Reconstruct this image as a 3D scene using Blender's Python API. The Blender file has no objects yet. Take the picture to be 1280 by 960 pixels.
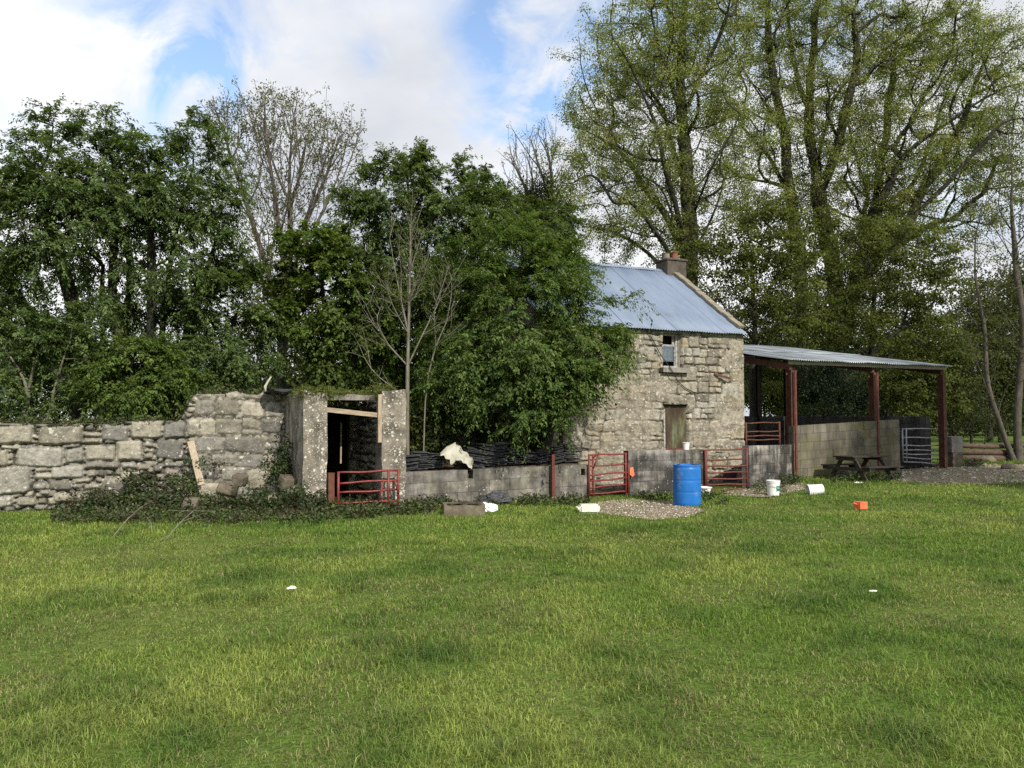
import bpy, bmesh, math, random
import numpy as np

S = bpy.context.scene
COL = S.collection
rad = math.radians
H = 1.65                     # eye height of the camera
F = 1000.0                   # focal length in photograph pixels (1280 wide)
TH = math.atan(45 / F)       # the camera looks up a little
SUN = np.array([0.40, -0.72, 0.62]); SUN /= np.linalg.norm(SUN)

# ------------------------------------------------------------------ frames of reference
A = rad(24)
E = np.array([math.cos(A), math.sin(A)])
NB = np.array([-math.sin(A), math.cos(A)])
O = np.array([-2.11, 15.4])


def W(t, d):
    p = O + t * E + d * NB
    return float(p[0]), float(p[1])


def t_at(px, d):
    r = (px - 640) / F
    p = O + d * NB
    return (r * p[1] - p[0]) / (E[0] - r * E[1])


def pp(px, py, Y):
    dx = (px - 640) / F
    v = (480 - py) / F
    dy = math.cos(TH) - v * math.sin(TH)
    dz = math.sin(TH) + v * math.cos(TH)
    s = Y / dy
    return np.array([dx * s, Y, H + dz * s])


def zat(px, py, t=None, d=None):
    y = W(t if t is not None else t_at(px, d), d)[1]
    return float(pp(px, py, y)[2])


def ground(x, y):
    x = np.asarray(x, float); y = np.asarray(y, float)
    u = 0.5 * (x - 4) + 0.9 * (y - 18.5) - 0.3
    u = np.where(x > -60, u, 0)
    s = 0.5 * (u + np.sqrt(u * u + 1.0)) - 0.12
    z = 0.62 * (1 - np.exp(-np.maximum(s, 0) * 0.04 / 0.62))
    z = z * np.clip((300 - np.hypot(x, y)) / 200, 0, 1)
    return z


def g(x, y):
    return float(ground(x, y))


def gp(px, py):
    """ground point under a pixel"""
    dx = (px - 640) / F
    v = (480 - py) / F
    dy = math.cos(TH) - v * math.sin(TH)
    dz = math.sin(TH) + v * math.cos(TH)
    s = H / -dz
    for _ in range(25):
        s = 0.5 * s + 0.5 * (H - g(dx * s, dy * s)) / -dz
    return dx * s, dy * s, g(dx * s, dy * s)


# ------------------------------------------------------------------ noise (numpy)
def _hash(i, j, seed):
    h = (i.astype(np.int64) * 374761393 + j.astype(np.int64) * 668265263 + seed * 1442695041) & 0xFFFFFFFF
    h = ((h ^ (h >> 13)) * 1274126177) & 0xFFFFFFFF
    h = h ^ (h >> 16)
    return (h & 0xFFFFFF) / float(0xFFFFFF)


def vn(x, y, seed=0):
    x = np.asarray(x, float); y = np.asarray(y, float)
    i = np.floor(x); j = np.floor(y)
    fx = x - i; fy = y - j
    fx = fx * fx * (3 - 2 * fx); fy = fy * fy * (3 - 2 * fy)
    a = _hash(i, j, seed); b = _hash(i + 1, j, seed); c = _hash(i, j + 1, seed); d = _hash(i + 1, j + 1, seed)
    return (a * (1 - fx) + b * fx) * (1 - fy) + (c * (1 - fx) + d * fx) * fy


def fbm(x, y, seed=0, oct=4):
    s = 0; a = 0.5; n = 0
    for k in range(oct):
        s = s + a * vn(x * 2 ** k, y * 2 ** k, seed + 17 * k); n += a; a *= 0.5
    return s / n


def sstep(a, b, x):
    t = np.clip((x - a) / (b - a), 0, 1)
    return t * t * (3 - 2 * t)


# ------------------------------------------------------------------ materials
def new_mat(name):
    m = bpy.data.materials.new(name); m.use_nodes = True
    m.node_tree.nodes.clear()
    return m, m.node_tree


def nd(nt, typ, ins=None, **props):
    n = nt.nodes.new(typ)
    for k, v in props.items():
        setattr(n, k, v)
    for k, v in (ins or {}).items():
        s = n.inputs[k]
        if isinstance(v, bpy.types.NodeSocket):
            nt.links.new(v, s)
        else:
            if hasattr(s.default_value, '__len__') and not isinstance(v, str):
                v = list(v)
                if len(s.default_value) == 4 and len(v) == 3:
                    v = v + [1.0]
            s.default_value = v
    return n


def ramp(nt, fac, stops, interp='LINEAR'):
    r = nd(nt, 'ShaderNodeValToRGB', {'Fac': fac})
    r.color_ramp.interpolation = interp
    el = r.color_ramp.elements
    while len(el) < len(stops):
        el.new(0.5)
    for e, (p, c) in zip(el, stops):
        e.position = p
        e.color = (c, c, c, 1) if isinstance(c, (int, float)) else (*c, 1)
    return r.outputs['Color']


def mixc(nt, fac, a, b, mode='MIX'):
    n = nd(nt, 'ShaderNodeMix', data_type='RGBA', blend_type=mode)
    for k, v in ((0, fac), (6, a), (7, b)):
        sock = n.inputs[k]
        if isinstance(v, bpy.types.NodeSocket):
            nt.links.new(v, sock)
        elif isinstance(v, (int, float)):
            sock.default_value = v if k == 0 else (v, v, v, 1)
        else:
            sock.default_value = (*v, 1)
    return n.outputs[2]


def surf(name, stops, scale=3.0, rough=0.85, bump=0.3, bscale=25, streak=0.0, spots=None, attr=False,
         metallic=0.0, spec=0.3, dirt=None, stretch=None, bdist=0.02):
    m, nt = new_mat(name)
    tc = nd(nt, 'ShaderNodeTexCoord').outputs['Object']
    co = tc
    if stretch:
        co = nd(nt, 'ShaderNodeMapping', {'Vector': tc, 'Scale': stretch}).outputs[0]
    nz = nd(nt, 'ShaderNodeTexNoise', {'Vector': co, 'Scale': scale, 'Detail': 9, 'Roughness': 0.65}).outputs['Fac']
    c = ramp(nt, nz, stops)
    if attr:
        at = nd(nt, 'ShaderNodeAttribute', attribute_name='col').outputs['Color']
        c = mixc(nt, 1.0, at, c, 'MULTIPLY')
    if streak:
        mp = nd(nt, 'ShaderNodeMapping', {'Vector': tc, 'Scale': (1, 1, 0.16)}).outputs[0]
        sn = nd(nt, 'ShaderNodeTexNoise', {'Vector': mp, 'Scale': 3.2, 'Detail': 6, 'Roughness': 0.7}).outputs['Fac']
        sr = ramp(nt, sn, [(0.40, 1 - streak), (0.62, 1.0)])
        c = mixc(nt, 1.0, c, sr, 'MULTIPLY')
    if dirt:
        dn = nd(nt, 'ShaderNodeTexNoise', {'Vector': tc, 'Scale': dirt[1], 'Detail': 5, 'Roughness': 0.6}).outputs['Fac']
        c = mixc(nt, ramp(nt, dn, [(dirt[2], 0.0), (dirt[2] + 0.12, dirt[3] if len(dirt) > 3 else 1.0)]), c, dirt[0])
    if spots:
        for (sc_, ssc, thr) in (spots if isinstance(spots[0], tuple) and isinstance(spots[0][0], tuple) else [spots]):
            wv = nd(nt, 'ShaderNodeTexNoise', {'Vector': tc, 'Scale': ssc * 1.5, 'Detail': 3}).outputs['Color']
            wc = nd(nt, 'ShaderNodeVectorMath', {0: tc, 1: nd(nt, 'ShaderNodeVectorMath', {0: wv, 3: 0.9 / ssc}, operation='SCALE').outputs[0]}, operation='ADD').outputs[0]
            vo = nd(nt, 'ShaderNodeTexVoronoi', {'Vector': wc, 'Scale': ssc})
            big = nd(nt, 'ShaderNodeTexNoise', {'Vector': tc, 'Scale': 1.7, 'Detail': 3}).outputs['Fac']
            cell = nd(nt, 'ShaderNodeSeparateColor', {'Color': vo.outputs['Color']}).outputs[0]
            lim = nd(nt, 'ShaderNodeMath', {0: nd(nt, 'ShaderNodeMath', {0: cell, 1: big}, operation='MULTIPLY').outputs[0], 1: thr}, operation='MULTIPLY').outputs[0]
            df = nd(nt, 'ShaderNodeMath', {0: lim, 1: vo.outputs['Distance']}, operation='SUBTRACT').outputs[0]
            mk = ramp(nt, df, [(0.0, 0.0), (0.05, 0.9)])
            c = mixc(nt, mk, c, sc_)
    bn = nd(nt, 'ShaderNodeTexNoise', {'Vector': co, 'Scale': bscale, 'Detail': 7, 'Roughness': 0.7}).outputs['Fac']
    bp = nd(nt, 'ShaderNodeBump', {'Strength': bump, 'Distance': bdist, 'Height': bn}).outputs[0]
    p = nd(nt, 'ShaderNodeBsdfPrincipled', {'Base Color': c, 'Roughness': rough, 'Normal': bp, 'Metallic': metallic, 'Specular IOR Level': spec})
    nd(nt, 'ShaderNodeOutputMaterial', {'Surface': p.outputs[0]})
    return m


def leaf_mat(name, trans=0.4, gloss=0.25, tint=(1.25, 1.15, 0.5)):
    m, nt = new_mat(name)
    at = nd(nt, 'ShaderNodeAttribute', attribute_name='col').outputs['Color']
    tc = mixc(nt, 1.0, at, tint, 'MULTIPLY')
    p = nd(nt, 'ShaderNodeBsdfPrincipled', {'Base Color': at, 'Roughness': 0.5, 'Specular IOR Level': gloss})
    t = nd(nt, 'ShaderNodeBsdfTranslucent', {'Color': tc})
    mx = nd(nt, 'ShaderNodeMixShader', {0: trans, 1: p.outputs[0], 2: t.outputs[0]})
    nd(nt, 'ShaderNodeOutputMaterial', {'Surface': mx.outputs[0]})
    return m


M = {}
M['rubble'] = surf('dry_stone', [(0.30, 0.50), (0.45, 0.85), (0.56, 1.05), (0.70, 1.35)], scale=9, bump=0.8, bscale=26, attr=True, bdist=0.035,
                   spots=[((0.50, 0.49, 0.43), 8.0, 0.62), ((0.46, 0.46, 0.40), 24.0, 0.6)], dirt=((0.10, 0.095, 0.075), 2.4, 0.55, 0.6))
M['house_stone'] = surf('cottage_stone', [(0.30, 0.40), (0.44, 0.80), (0.56, 1.05), (0.70, 1.40)], scale=8, bump=0.9, bscale=26, attr=True, bdist=0.035,
                        dirt=((0.105, 0.095, 0.07), 2.6, 0.52, 0.6), spots=[((0.50, 0.48, 0.42), 13.0, 0.7)])
M['dark_stone'] = surf('ruin_stone', [(0.30, 0.55), (0.5, 0.9), (0.70, 1.2)], scale=5, bump=0.6, bscale=28, attr=True,
                       dirt=((0.05, 0.06, 0.025), 1.8, 0.47, 0.85))
M['old_render'] = surf('lichened_render', [(0.34, (0.085, 0.076, 0.06)), (0.47, (0.20, 0.178, 0.14)), (0.56, (0.28, 0.25, 0.20)), (0.68, (0.38, 0.345, 0.28))], scale=3.0, dirt=((0.075, 0.068, 0.055), 2.6, 0.53, 0.75),
                       bump=0.5, bscale=35, streak=0.35, spots=[((0.55, 0.54, 0.49), 13.0, 0.78), ((0.48, 0.47, 0.42), 34.0, 0.85)])
M['block'] = surf('concrete_block', [(0.30, 0.35), (0.44, 0.75), (0.55, 1.05), (0.7, 1.55)], scale=3.4, bump=0.5, bscale=50, attr=True, streak=0.6,
                  spots=[((0.40, 0.39, 0.35), 14.0, 0.42)], dirt=((0.06, 0.058, 0.05), 2.3, 0.51, 0.7))
M['block_black'] = surf('blackened_block', [(0.30, 0.25), (0.46, 0.6), (0.56, 1.0), (0.68, 1.7)], scale=2.6, bump=0.4, bscale=60, attr=True, streak=0.75,
                        spots=[((0.42, 0.41, 0.37), 16.0, 0.42)], dirt=((0.03, 0.029, 0.027), 1.6, 0.45, 0.9))
M['block_green'] = surf('algae_block', [(0.30, 0.6), (0.48, 0.95), (0.7, 1.2)], scale=2.2, bump=0.35, bscale=60, attr=True, streak=0.45,
                        dirt=((0.115, 0.115, 0.045), 1.3, 0.47, 0.6))
M['concrete'] = surf('weathered_concrete', [(0.3, (0.14, 0.13, 0.11)), (0.55, (0.27, 0.25, 0.22)), (0.7, (0.36, 0.34, 0.3))], scale=3.5,
                     bump=0.5, bscale=40, streak=0.4)
M['trough'] = surf('mossy_concrete', [(0.3, (0.06, 0.048, 0.034)), (0.5, (0.13, 0.108, 0.08)), (0.7, (0.22, 0.19, 0.145))], scale=5, bump=0.5, bscale=45,
                   dirt=((0.09, 0.10, 0.03), 3.0, 0.55, 0.8))
M['rust_red'] = surf('red_oxide_steel', [(0.32, (0.055, 0.024, 0.018)), (0.5, (0.125, 0.03, 0.022)), (0.7, (0.18, 0.045, 0.034))], scale=9, rough=0.6,
                     bump=0.2, bscale=70, spec=0.4)
M['red_gate'] = surf('red_gate_paint', [(0.32, (0.065, 0.026, 0.02)), (0.5, (0.17, 0.026, 0.022)), (0.7, (0.26, 0.042, 0.036))], scale=10, rough=0.5,
                     bump=0.15, bscale=70, spec=0.4)
M['shed_steel'] = surf('faded_red_oxide', [(0.3, (0.045, 0.022, 0.016)), (0.5, (0.085, 0.034, 0.023)), (0.7, (0.13, 0.058, 0.04))], scale=6, rough=0.7,
                       bump=0.2, bscale=60)
M['rust'] = surf('rusted_steel', [(0.3, (0.05, 0.022, 0.015)), (0.5, (0.11, 0.045, 0.028)), (0.7, (0.19, 0.085, 0.05))], scale=8, rough=0.8, bump=0.3)
M['galv'] = surf('galvanised_tube', [(0.3, (0.16, 0.17, 0.18)), (0.6, (0.34, 0.35, 0.37))], scale=9, rough=0.5, bump=0.1, metallic=0.5)
M['roof'] = surf('galvanised_sheet', [(0.3, (0.155, 0.20, 0.275)), (0.5, (0.20, 0.25, 0.335)), (0.7, (0.235, 0.285, 0.37))], scale=2.2, rough=0.6,
                 bump=0.08, bscale=30, metallic=0.1, spec=0.25, dirt=((0.15, 0.14, 0.135), 1.1, 0.58, 0.55), stretch=(1, 0.25, 0.25))
M['shed_roof'] = surf('old_sheet', [(0.3, (0.10, 0.105, 0.11)), (0.5, (0.27, 0.30, 0.33)), (0.7, (0.42, 0.47, 0.52))], scale=1.6, rough=0.55,
                      bump=0.1, metallic=0.2, stretch=(1, 0.3, 0.3))
M['wood'] = surf('grey_timber', [(0.3, (0.20, 0.155, 0.10)), (0.5, (0.38, 0.31, 0.22)), (0.7, (0.50, 0.43, 0.33))], scale=6, bump=0.4, bscale=30, stretch=(8, 8, 0.7))
M['wood_h'] = surf('weathered_beam', [(0.3, (0.17, 0.13, 0.085)), (0.5, (0.34, 0.275, 0.19)), (0.7, (0.46, 0.39, 0.29))], scale=6, bump=0.4, bscale=30, stretch=(0.7, 8, 8))
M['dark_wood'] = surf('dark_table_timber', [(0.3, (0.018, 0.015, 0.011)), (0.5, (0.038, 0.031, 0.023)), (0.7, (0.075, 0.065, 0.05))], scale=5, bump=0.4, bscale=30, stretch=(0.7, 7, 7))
M['fascia'] = surf('pale_fascia', [(0.3, (0.20, 0.175, 0.14)), (0.7, (0.36, 0.33, 0.28))], scale=4, bump=0.2, stretch=(0.5, 5, 5))
M['log'] = surf('old_log', [(0.3, (0.045, 0.03, 0.022)), (0.7, (0.13, 0.09, 0.065))], scale=6, bump=0.6, stretch=(0.5, 5, 5))
M['bark'] = surf('dark_bark', [(0.3, (0.011, 0.010, 0.008)), (0.5, (0.025, 0.023, 0.018)), (0.7, (0.050, 0.048, 0.035))], scale=5, bump=0.8, bscale=14, stretch=(3, 3, 0.7), bdist=0.04)
M['bark_mid'] = surf('grey_brown_bark', [(0.3, (0.035, 0.031, 0.024)), (0.5, (0.075, 0.067, 0.052)), (0.7, (0.13, 0.12, 0.095))], scale=5, bump=0.6, bscale=18, stretch=(3, 3, 0.8))
M['bark_pale'] = surf('pale_bark', [(0.3, (0.085, 0.080, 0.055)), (0.5, (0.16, 0.15, 0.115)), (0.7, (0.25, 0.24, 0.19))], scale=5, bump=0.5, bscale=20, stretch=(3, 3, 0.8))
M['bark_ash'] = surf('ash_bark', [(0.3, (0.06, 0.052, 0.042)), (0.5, (0.115, 0.10, 0.085)), (0.7, (0.19, 0.17, 0.145))], scale=5, bump=0.5, bscale=20, stretch=(3, 3, 0.8))
M['slate'] = surf('roof_slate', [(0.3, (0.022, 0.024, 0.027)), (0.55, (0.05, 0.053, 0.058)), (0.72, (0.13, 0.135, 0.14))], scale=7, rough=0.6, bump=0.3)
M['blue'] = surf('blue_plastic', [(0.3, (0.008, 0.12, 0.42)), (0.7, (0.014, 0.175, 0.56))], scale=4, rough=0.4, bump=0.03, bscale=40, spec=0.5, streak=0.15,
                 dirt=((0.14, 0.20, 0.30), 6.0, 0.56, 0.6))
M['white_plastic'] = surf('white_plastic', [(0.3, (0.66, 0.67, 0.66)), (0.6, (0.80, 0.80, 0.79))], scale=4, rough=0.4, bump=0.03, spec=0.4,
                          dirt=((0.45, 0.42, 0.35), 6.0, 0.60, 0.6))
M['dirty_white'] = surf('dirty_white_plastic', [(0.3, (0.50, 0.49, 0.38)), (0.6, (0.74, 0.73, 0.64))], scale=6, rough=0.5, bump=0.05,
                        dirt=((0.32, 0.30, 0.2), 7.0, 0.56, 0.7))
M['green_label'] = surf('green_label', [(0.35, (0.01, 0.16, 0.10)), (0.6, (0.02, 0.22, 0.13))], scale=9, rough=0.5, bump=0.02)
M['orange'] = surf('orange_plastic', [(0.3, (0.62, 0.12, 0.05)), (0.7, (0.78, 0.19, 0.09))], scale=6, rough=0.5, bump=0.05)
M['sack'] = surf('white_sack', [(0.3, (0.26, 0.25, 0.19)), (0.5, (0.40, 0.39, 0.32)), (0.7, (0.50, 0.49, 0.42))], scale=5, rough=0.8, bump=0.2, bscale=30)
M['soil'] = surf('soil', [(0.3, (0.028, 0.022, 0.014)), (0.6, (0.085, 0.066, 0.042)), (0.75, (0.14, 0.115, 0.08))], scale=7, bump=0.9, bscale=20, bdist=0.05)
M['gravel'] = surf('gravel', [(0.3, (0.085, 0.068, 0.046)), (0.5, (0.20, 0.165, 0.12)), (0.7, (0.34, 0.295, 0.23))], scale=22, bump=0.9, bscale=40, bdist=0.03,
                   dirt=((0.06, 0.08, 0.025), 0.9, 0.50, 0.7))
M['pebble'] = surf('pebbles', [(0.3, 0.7), (0.7, 1.2)], scale=15, bump=0.3, attr=True)
M['frame_paint'] = surf('flaking_white_paint', [(0.36, (0.12, 0.115, 0.10)), (0.5, (0.30, 0.30, 0.285)), (0.7, (0.46, 0.46, 0.45))], scale=14, bump=0.2)
M['lace'] = surf('lace', [(0.44, (0.05, 0.06, 0.065)), (0.5, (0.33, 0.36, 0.37)), (0.6, (0.58, 0.61, 0.62))], scale=17, bump=0.1)
M['door'] = surf('rusty_green_sheet', [(0.40, (0.035, 0.024, 0.014)), (0.51, (0.06, 0.042, 0.024)), (0.57, (0.085, 0.08, 0.042)), (0.64, (0.12, 0.15, 0.085))], scale=2.6,
                 rough=0.65, bump=0.15, stretch=(2.0, 1, 0.55))
M['chimney'] = surf('chimney_render', [(0.3, (0.055, 0.044, 0.035)), (0.6, (0.12, 0.10, 0.082)), (0.72, (0.19, 0.165, 0.14))], scale=5, bump=0.4, streak=0.4)
M['terracotta'] = surf('terracotta', [(0.3, (0.15, 0.06, 0.036)), (0.7, (0.25, 0.105, 0.065))], scale=8, bump=0.2)
M['greypot'] = surf('grey_clay', [(0.3, (0.16, 0.13, 0.10)), (0.7, (0.26, 0.22, 0.18))], scale=8, bump=0.2)
M['cable'] = surf('black_cable', [(0.3, 0.012), (0.7, 0.03)], rough=0.6, bump=0.0)
M['coping'] = surf('coping_stone', [(0.3, (0.14, 0.12, 0.088)), (0.55, (0.24, 0.215, 0.16)), (0.7, (0.31, 0.285, 0.225))], scale=5, bump=0.5)
M['dark_inside'] = surf('inside_shade', [(0.3, 0.02), (0.7, 0.05)], bump=0.1)  # near-black colour that paints in the shade of insides
M['leaf'] = leaf_mat('elder_leaf', 0.45, 0.22, (1.2, 1.2, 0.6))
M['lime_leaf'] = leaf_mat('lime_leaf', 0.55, 0.2, (1.1, 1.12, 0.6))
M['ivy'] = leaf_mat('ground_leaf', 0.25, 0.25)
M['grass'] = leaf_mat('grass_blade', 0.35, 0.22, (1.15, 1.1, 0.6))
M['moss'] = leaf_mat('moss_blade', 0.25, 0.1)
# thin window glass
m, nt = new_mat('window_glass')
gl = nd(nt, 'ShaderNodeBsdfGlossy', {'Color': (0.9, 0.95, 1.0), 'Roughness': 0.06})
tr = nd(nt, 'ShaderNodeBsdfTransparent', {'Color': (0.62, 0.68, 0.68)})
nd(nt, 'ShaderNodeOutputMaterial', {'Surface': nd(nt, 'ShaderNodeMixShader', {0: 0.16, 1: tr.outputs[0], 2: gl.outputs[0]}).outputs[0]})
M['glass'] = m


# ground sheet: thin turf over soil, with worn places
def ground_mat():
    m, nt = new_mat('turf')
    tc = nd(nt, 'ShaderNodeTexCoord').outputs['Object']
    n1 = nd(nt, 'ShaderNodeTexNoise', {'Vector': tc, 'Scale': 0.35, 'Detail': 8, 'Roughness': 0.6}).outputs['Fac']
    n2 = nd(nt, 'ShaderNodeTexNoise', {'Vector': tc, 'Scale': 9.0, 'Detail': 8, 'Roughness': 0.7}).outputs['Fac']
    c1 = ramp(nt, n1, [(0.32, (0.060, 0.11, 0.016)), (0.5, (0.095, 0.148, 0.026)), (0.68, (0.14, 0.18, 0.04))])
    c2 = ramp(nt, n2, [(0.30, 0.45), (0.5, 0.9), (0.7, 1.35)])
    c = mixc(nt, 1.0, c1, c2, 'MULTIPLY')
    n3 = nd(nt, 'ShaderNodeTexNoise', {'Vector': tc, 'Scale': 30.0, 'Detail': 4}).outputs['Fac']
    bp = nd(nt, 'ShaderNodeBump', {'Strength': 0.8, 'Distance': 0.05, 'Height': n3}).outputs[0]
    p = nd(nt, 'ShaderNodeBsdfPrincipled', {'Base Color': c, 'Roughness': 0.95, 'Normal': bp, 'Specular IOR Level': 0.1})
    nd(nt, 'ShaderNodeOutputMaterial', {'Surface': p.outputs[0]})
    return m


M['turf'] = ground_mat()


# ------------------------------------------------------------------ objects
def tag(o, label=None, cat=None, group=None, kind=None):
    if label: o['label'] = label
    if cat: o['category'] = cat
    if group: o['group'] = group
    if kind: o['kind'] = kind
    return o


def empty(name, loc, rz=0.0, label=None, cat=None, group=None):
    o = bpy.data.objects.new(name, None)
    o.location = loc; o.rotation_euler = (0, 0, rz); o.empty_display_size = 0.2
    COL.objects.link(o)
    return tag(o, label, cat, group)


def mesh_np(name, V, Fs, mat, parent=None, col=None, smooth=False, loc=(0, 0, 0), rz=0.0):
    me = bpy.data.meshes.new(name)
    V = np.asarray(V, np.float32).reshape(-1, 3)
    Fs = [np.asarray(f, np.int32) for f in Fs if len(f)]
    me.vertices.add(len(V)); me.vertices.foreach_set('co', V.ravel())
    nl = sum(f.size for f in Fs); nf = sum(len(f) for f in Fs)
    me.loops.add(nl); me.loops.foreach_set('vertex_index', np.concatenate([f.ravel() for f in Fs]))
    st = []; off = 0
    for f in Fs:
        k = f.shape[1]
        st.append(off + np.arange(len(f), dtype=np.int32) * k); off += f.size
    me.polygons.add(nf); me.polygons.foreach_set('loop_start', np.concatenate(st).astype(np.int32))
    me.polygons.foreach_set('use_smooth', np.full(nf, bool(smooth)))
    me.update(calc_edges=True)
    if col is not None:
        a = me.color_attributes.new('col', 'FLOAT_COLOR', 'POINT')
        c = np.ones((len(V), 4), np.float32); c[:, :3] = col
        a.data.foreach_set('color', c.ravel())
    me.materials.append(mat)
    o = bpy.data.objects.new(name, me)
    o.location = loc; o.rotation_euler = (0, 0, rz)
    if parent is not None: o.parent = parent
    COL.objects.link(o)
    return o


class MB:
    def __init__(s):
        s.V = []; s.F = {}; s.n = 0; s.C = []

    def add(s, V, faces, col=(1, 1, 1)):
        V = np.asarray(V, float).reshape(-1, 3)
        for f in faces:
            s.F.setdefault(len(f), []).append([i + s.n for i in f])
        s.V.append(V); s.C.append(np.tile(np.asarray(col, float), (len(V), 1))); s.n += len(V)
        return s

    def box(s, x0, x1, y0, y1, z0, z1, col=(1, 1, 1), jit=0.0, rng=None):
        V = np.array([[x, y, z] for z in (z0, z1) for y in (y0, y1) for x in (x0, x1)], float)
        if jit: V += rng.uniform(-jit, jit, V.shape)
        return s.add(V, [(0, 2, 3, 1), (4, 5, 7, 6), (0, 1, 5, 4), (2, 6, 7, 3), (0, 4, 6, 2), (1, 3, 7, 5)], col)

    def beam(s, p, q, w, h, roll=0.0, col=(1, 1, 1)):
        p = np.array(p, float); q = np.array(q, float); d = (q - p) / np.linalg.norm(q - p)
        ref = np.array([0, 0, 1.0]) if abs(d[2]) < 0.9 else np.array([0, 1.0, 0])
        a = np.cross(ref, d); a /= np.linalg.norm(a); b = np.cross(d, a)
        a2 = a * math.cos(roll) + b * math.sin(roll); b2 = np.cross(d, a2)
        V = [c + sx * a2 * w / 2 + sy * b2 * h / 2 for c in (p, q) for (sx, sy) in ((-1, -1), (1, -1), (1, 1), (-1, 1))]
        return s.add(V, [(3, 2, 1, 0), (4, 5, 6, 7), (0, 1, 5, 4), (1, 2, 6, 5), (2, 3, 7, 6), (3, 0, 4, 7)], col)

    def tube(s, pts, r, k=8, cap=True):
        pts = np.array(pts, float); n = len(pts)
        r = np.full(n, r) if np.isscalar(r) else np.asarray(r, float)
        tg = np.gradient(pts, axis=0); tg /= np.linalg.norm(tg, axis=1, keepdims=True)
        ref = np.array([0.13, 0.31, 0.94]) if np.abs(tg[:, 2]).mean() < 0.8 else np.array([1.0, 0.2, 0.1])
        a = np.cross(ref, tg); a /= np.linalg.norm(a, axis=1, keepdims=True); b = np.cross(tg, a)
        th = np.linspace(0, 2 * math.pi, k, endpoint=False)
        V = pts[:, None] + r[:, None, None] * (a[:, None] * np.cos(th)[None, :, None] + b[:, None] * np.sin(th)[None, :, None])
        Fc = [(i * k + j, i * k + (j + 1) % k, (i + 1) * k + (j + 1) % k, (i + 1) * k + j) for i in range(n - 1) for j in range(k)]
        if cap: Fc += [tuple(range(k - 1, -1, -1)), tuple((n - 1) * k + j for j in range(k))]
        return s.add(V, Fc)

    def lathe(s, prof, k=24, c=(0, 0, 0), M3=None):
        th = np.linspace(0, 2 * math.pi, k, endpoint=False)
        full = [prof[0]]
        for p, q in zip(prof[:-1], prof[1:]):                # keep the shading of long faces apart from the edges' own
            if math.hypot(q[0] - p[0], q[1] - p[1]) > 0.02:
                full += [(p[0] + (q[0] - p[0]) * u, p[1] + (q[1] - p[1]) * u) for u in (0.03, 0.97)]
            full.append(q)
        prof = full
        V = np.array([[r * math.cos(t), r * math.sin(t), z] for (r, z) in prof for t in th])
        if M3 is not None: V = V @ np.asarray(M3).T
        V = V + np.array(c)
        n = len(prof)
        return s.add(V, [(i * k + j, i * k + (j + 1) % k, (i + 1) * k + (j + 1) % k, (i + 1) * k + j) for i in range(n - 1) for j in range(k)])

    def build(s, name, mat, parent=None, smooth=False, loc=(0, 0, 0), rz=0.0, bevel=0.0):
        V = np.concatenate(s.V); C = np.concatenate(s.C)
        o = mesh_np(name, V, [np.array(f) for f in s.F.values()], mat, parent, C, smooth, loc, rz)
        if bevel:
            b = o.modifiers.new('bevel', 'BEVEL'); b.width = bevel; b.segments = 2; b.limit_method = 'ANGLE'
        return o


def rotm(rx=0, ry=0, rz=0):
    from mathutils import Euler
    return np.array(Euler((rx, ry, rz)).to_matrix())


def Wl(t, d, z=0.0):
    x, y = W(t, d)
    return (x, y, z)


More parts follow.
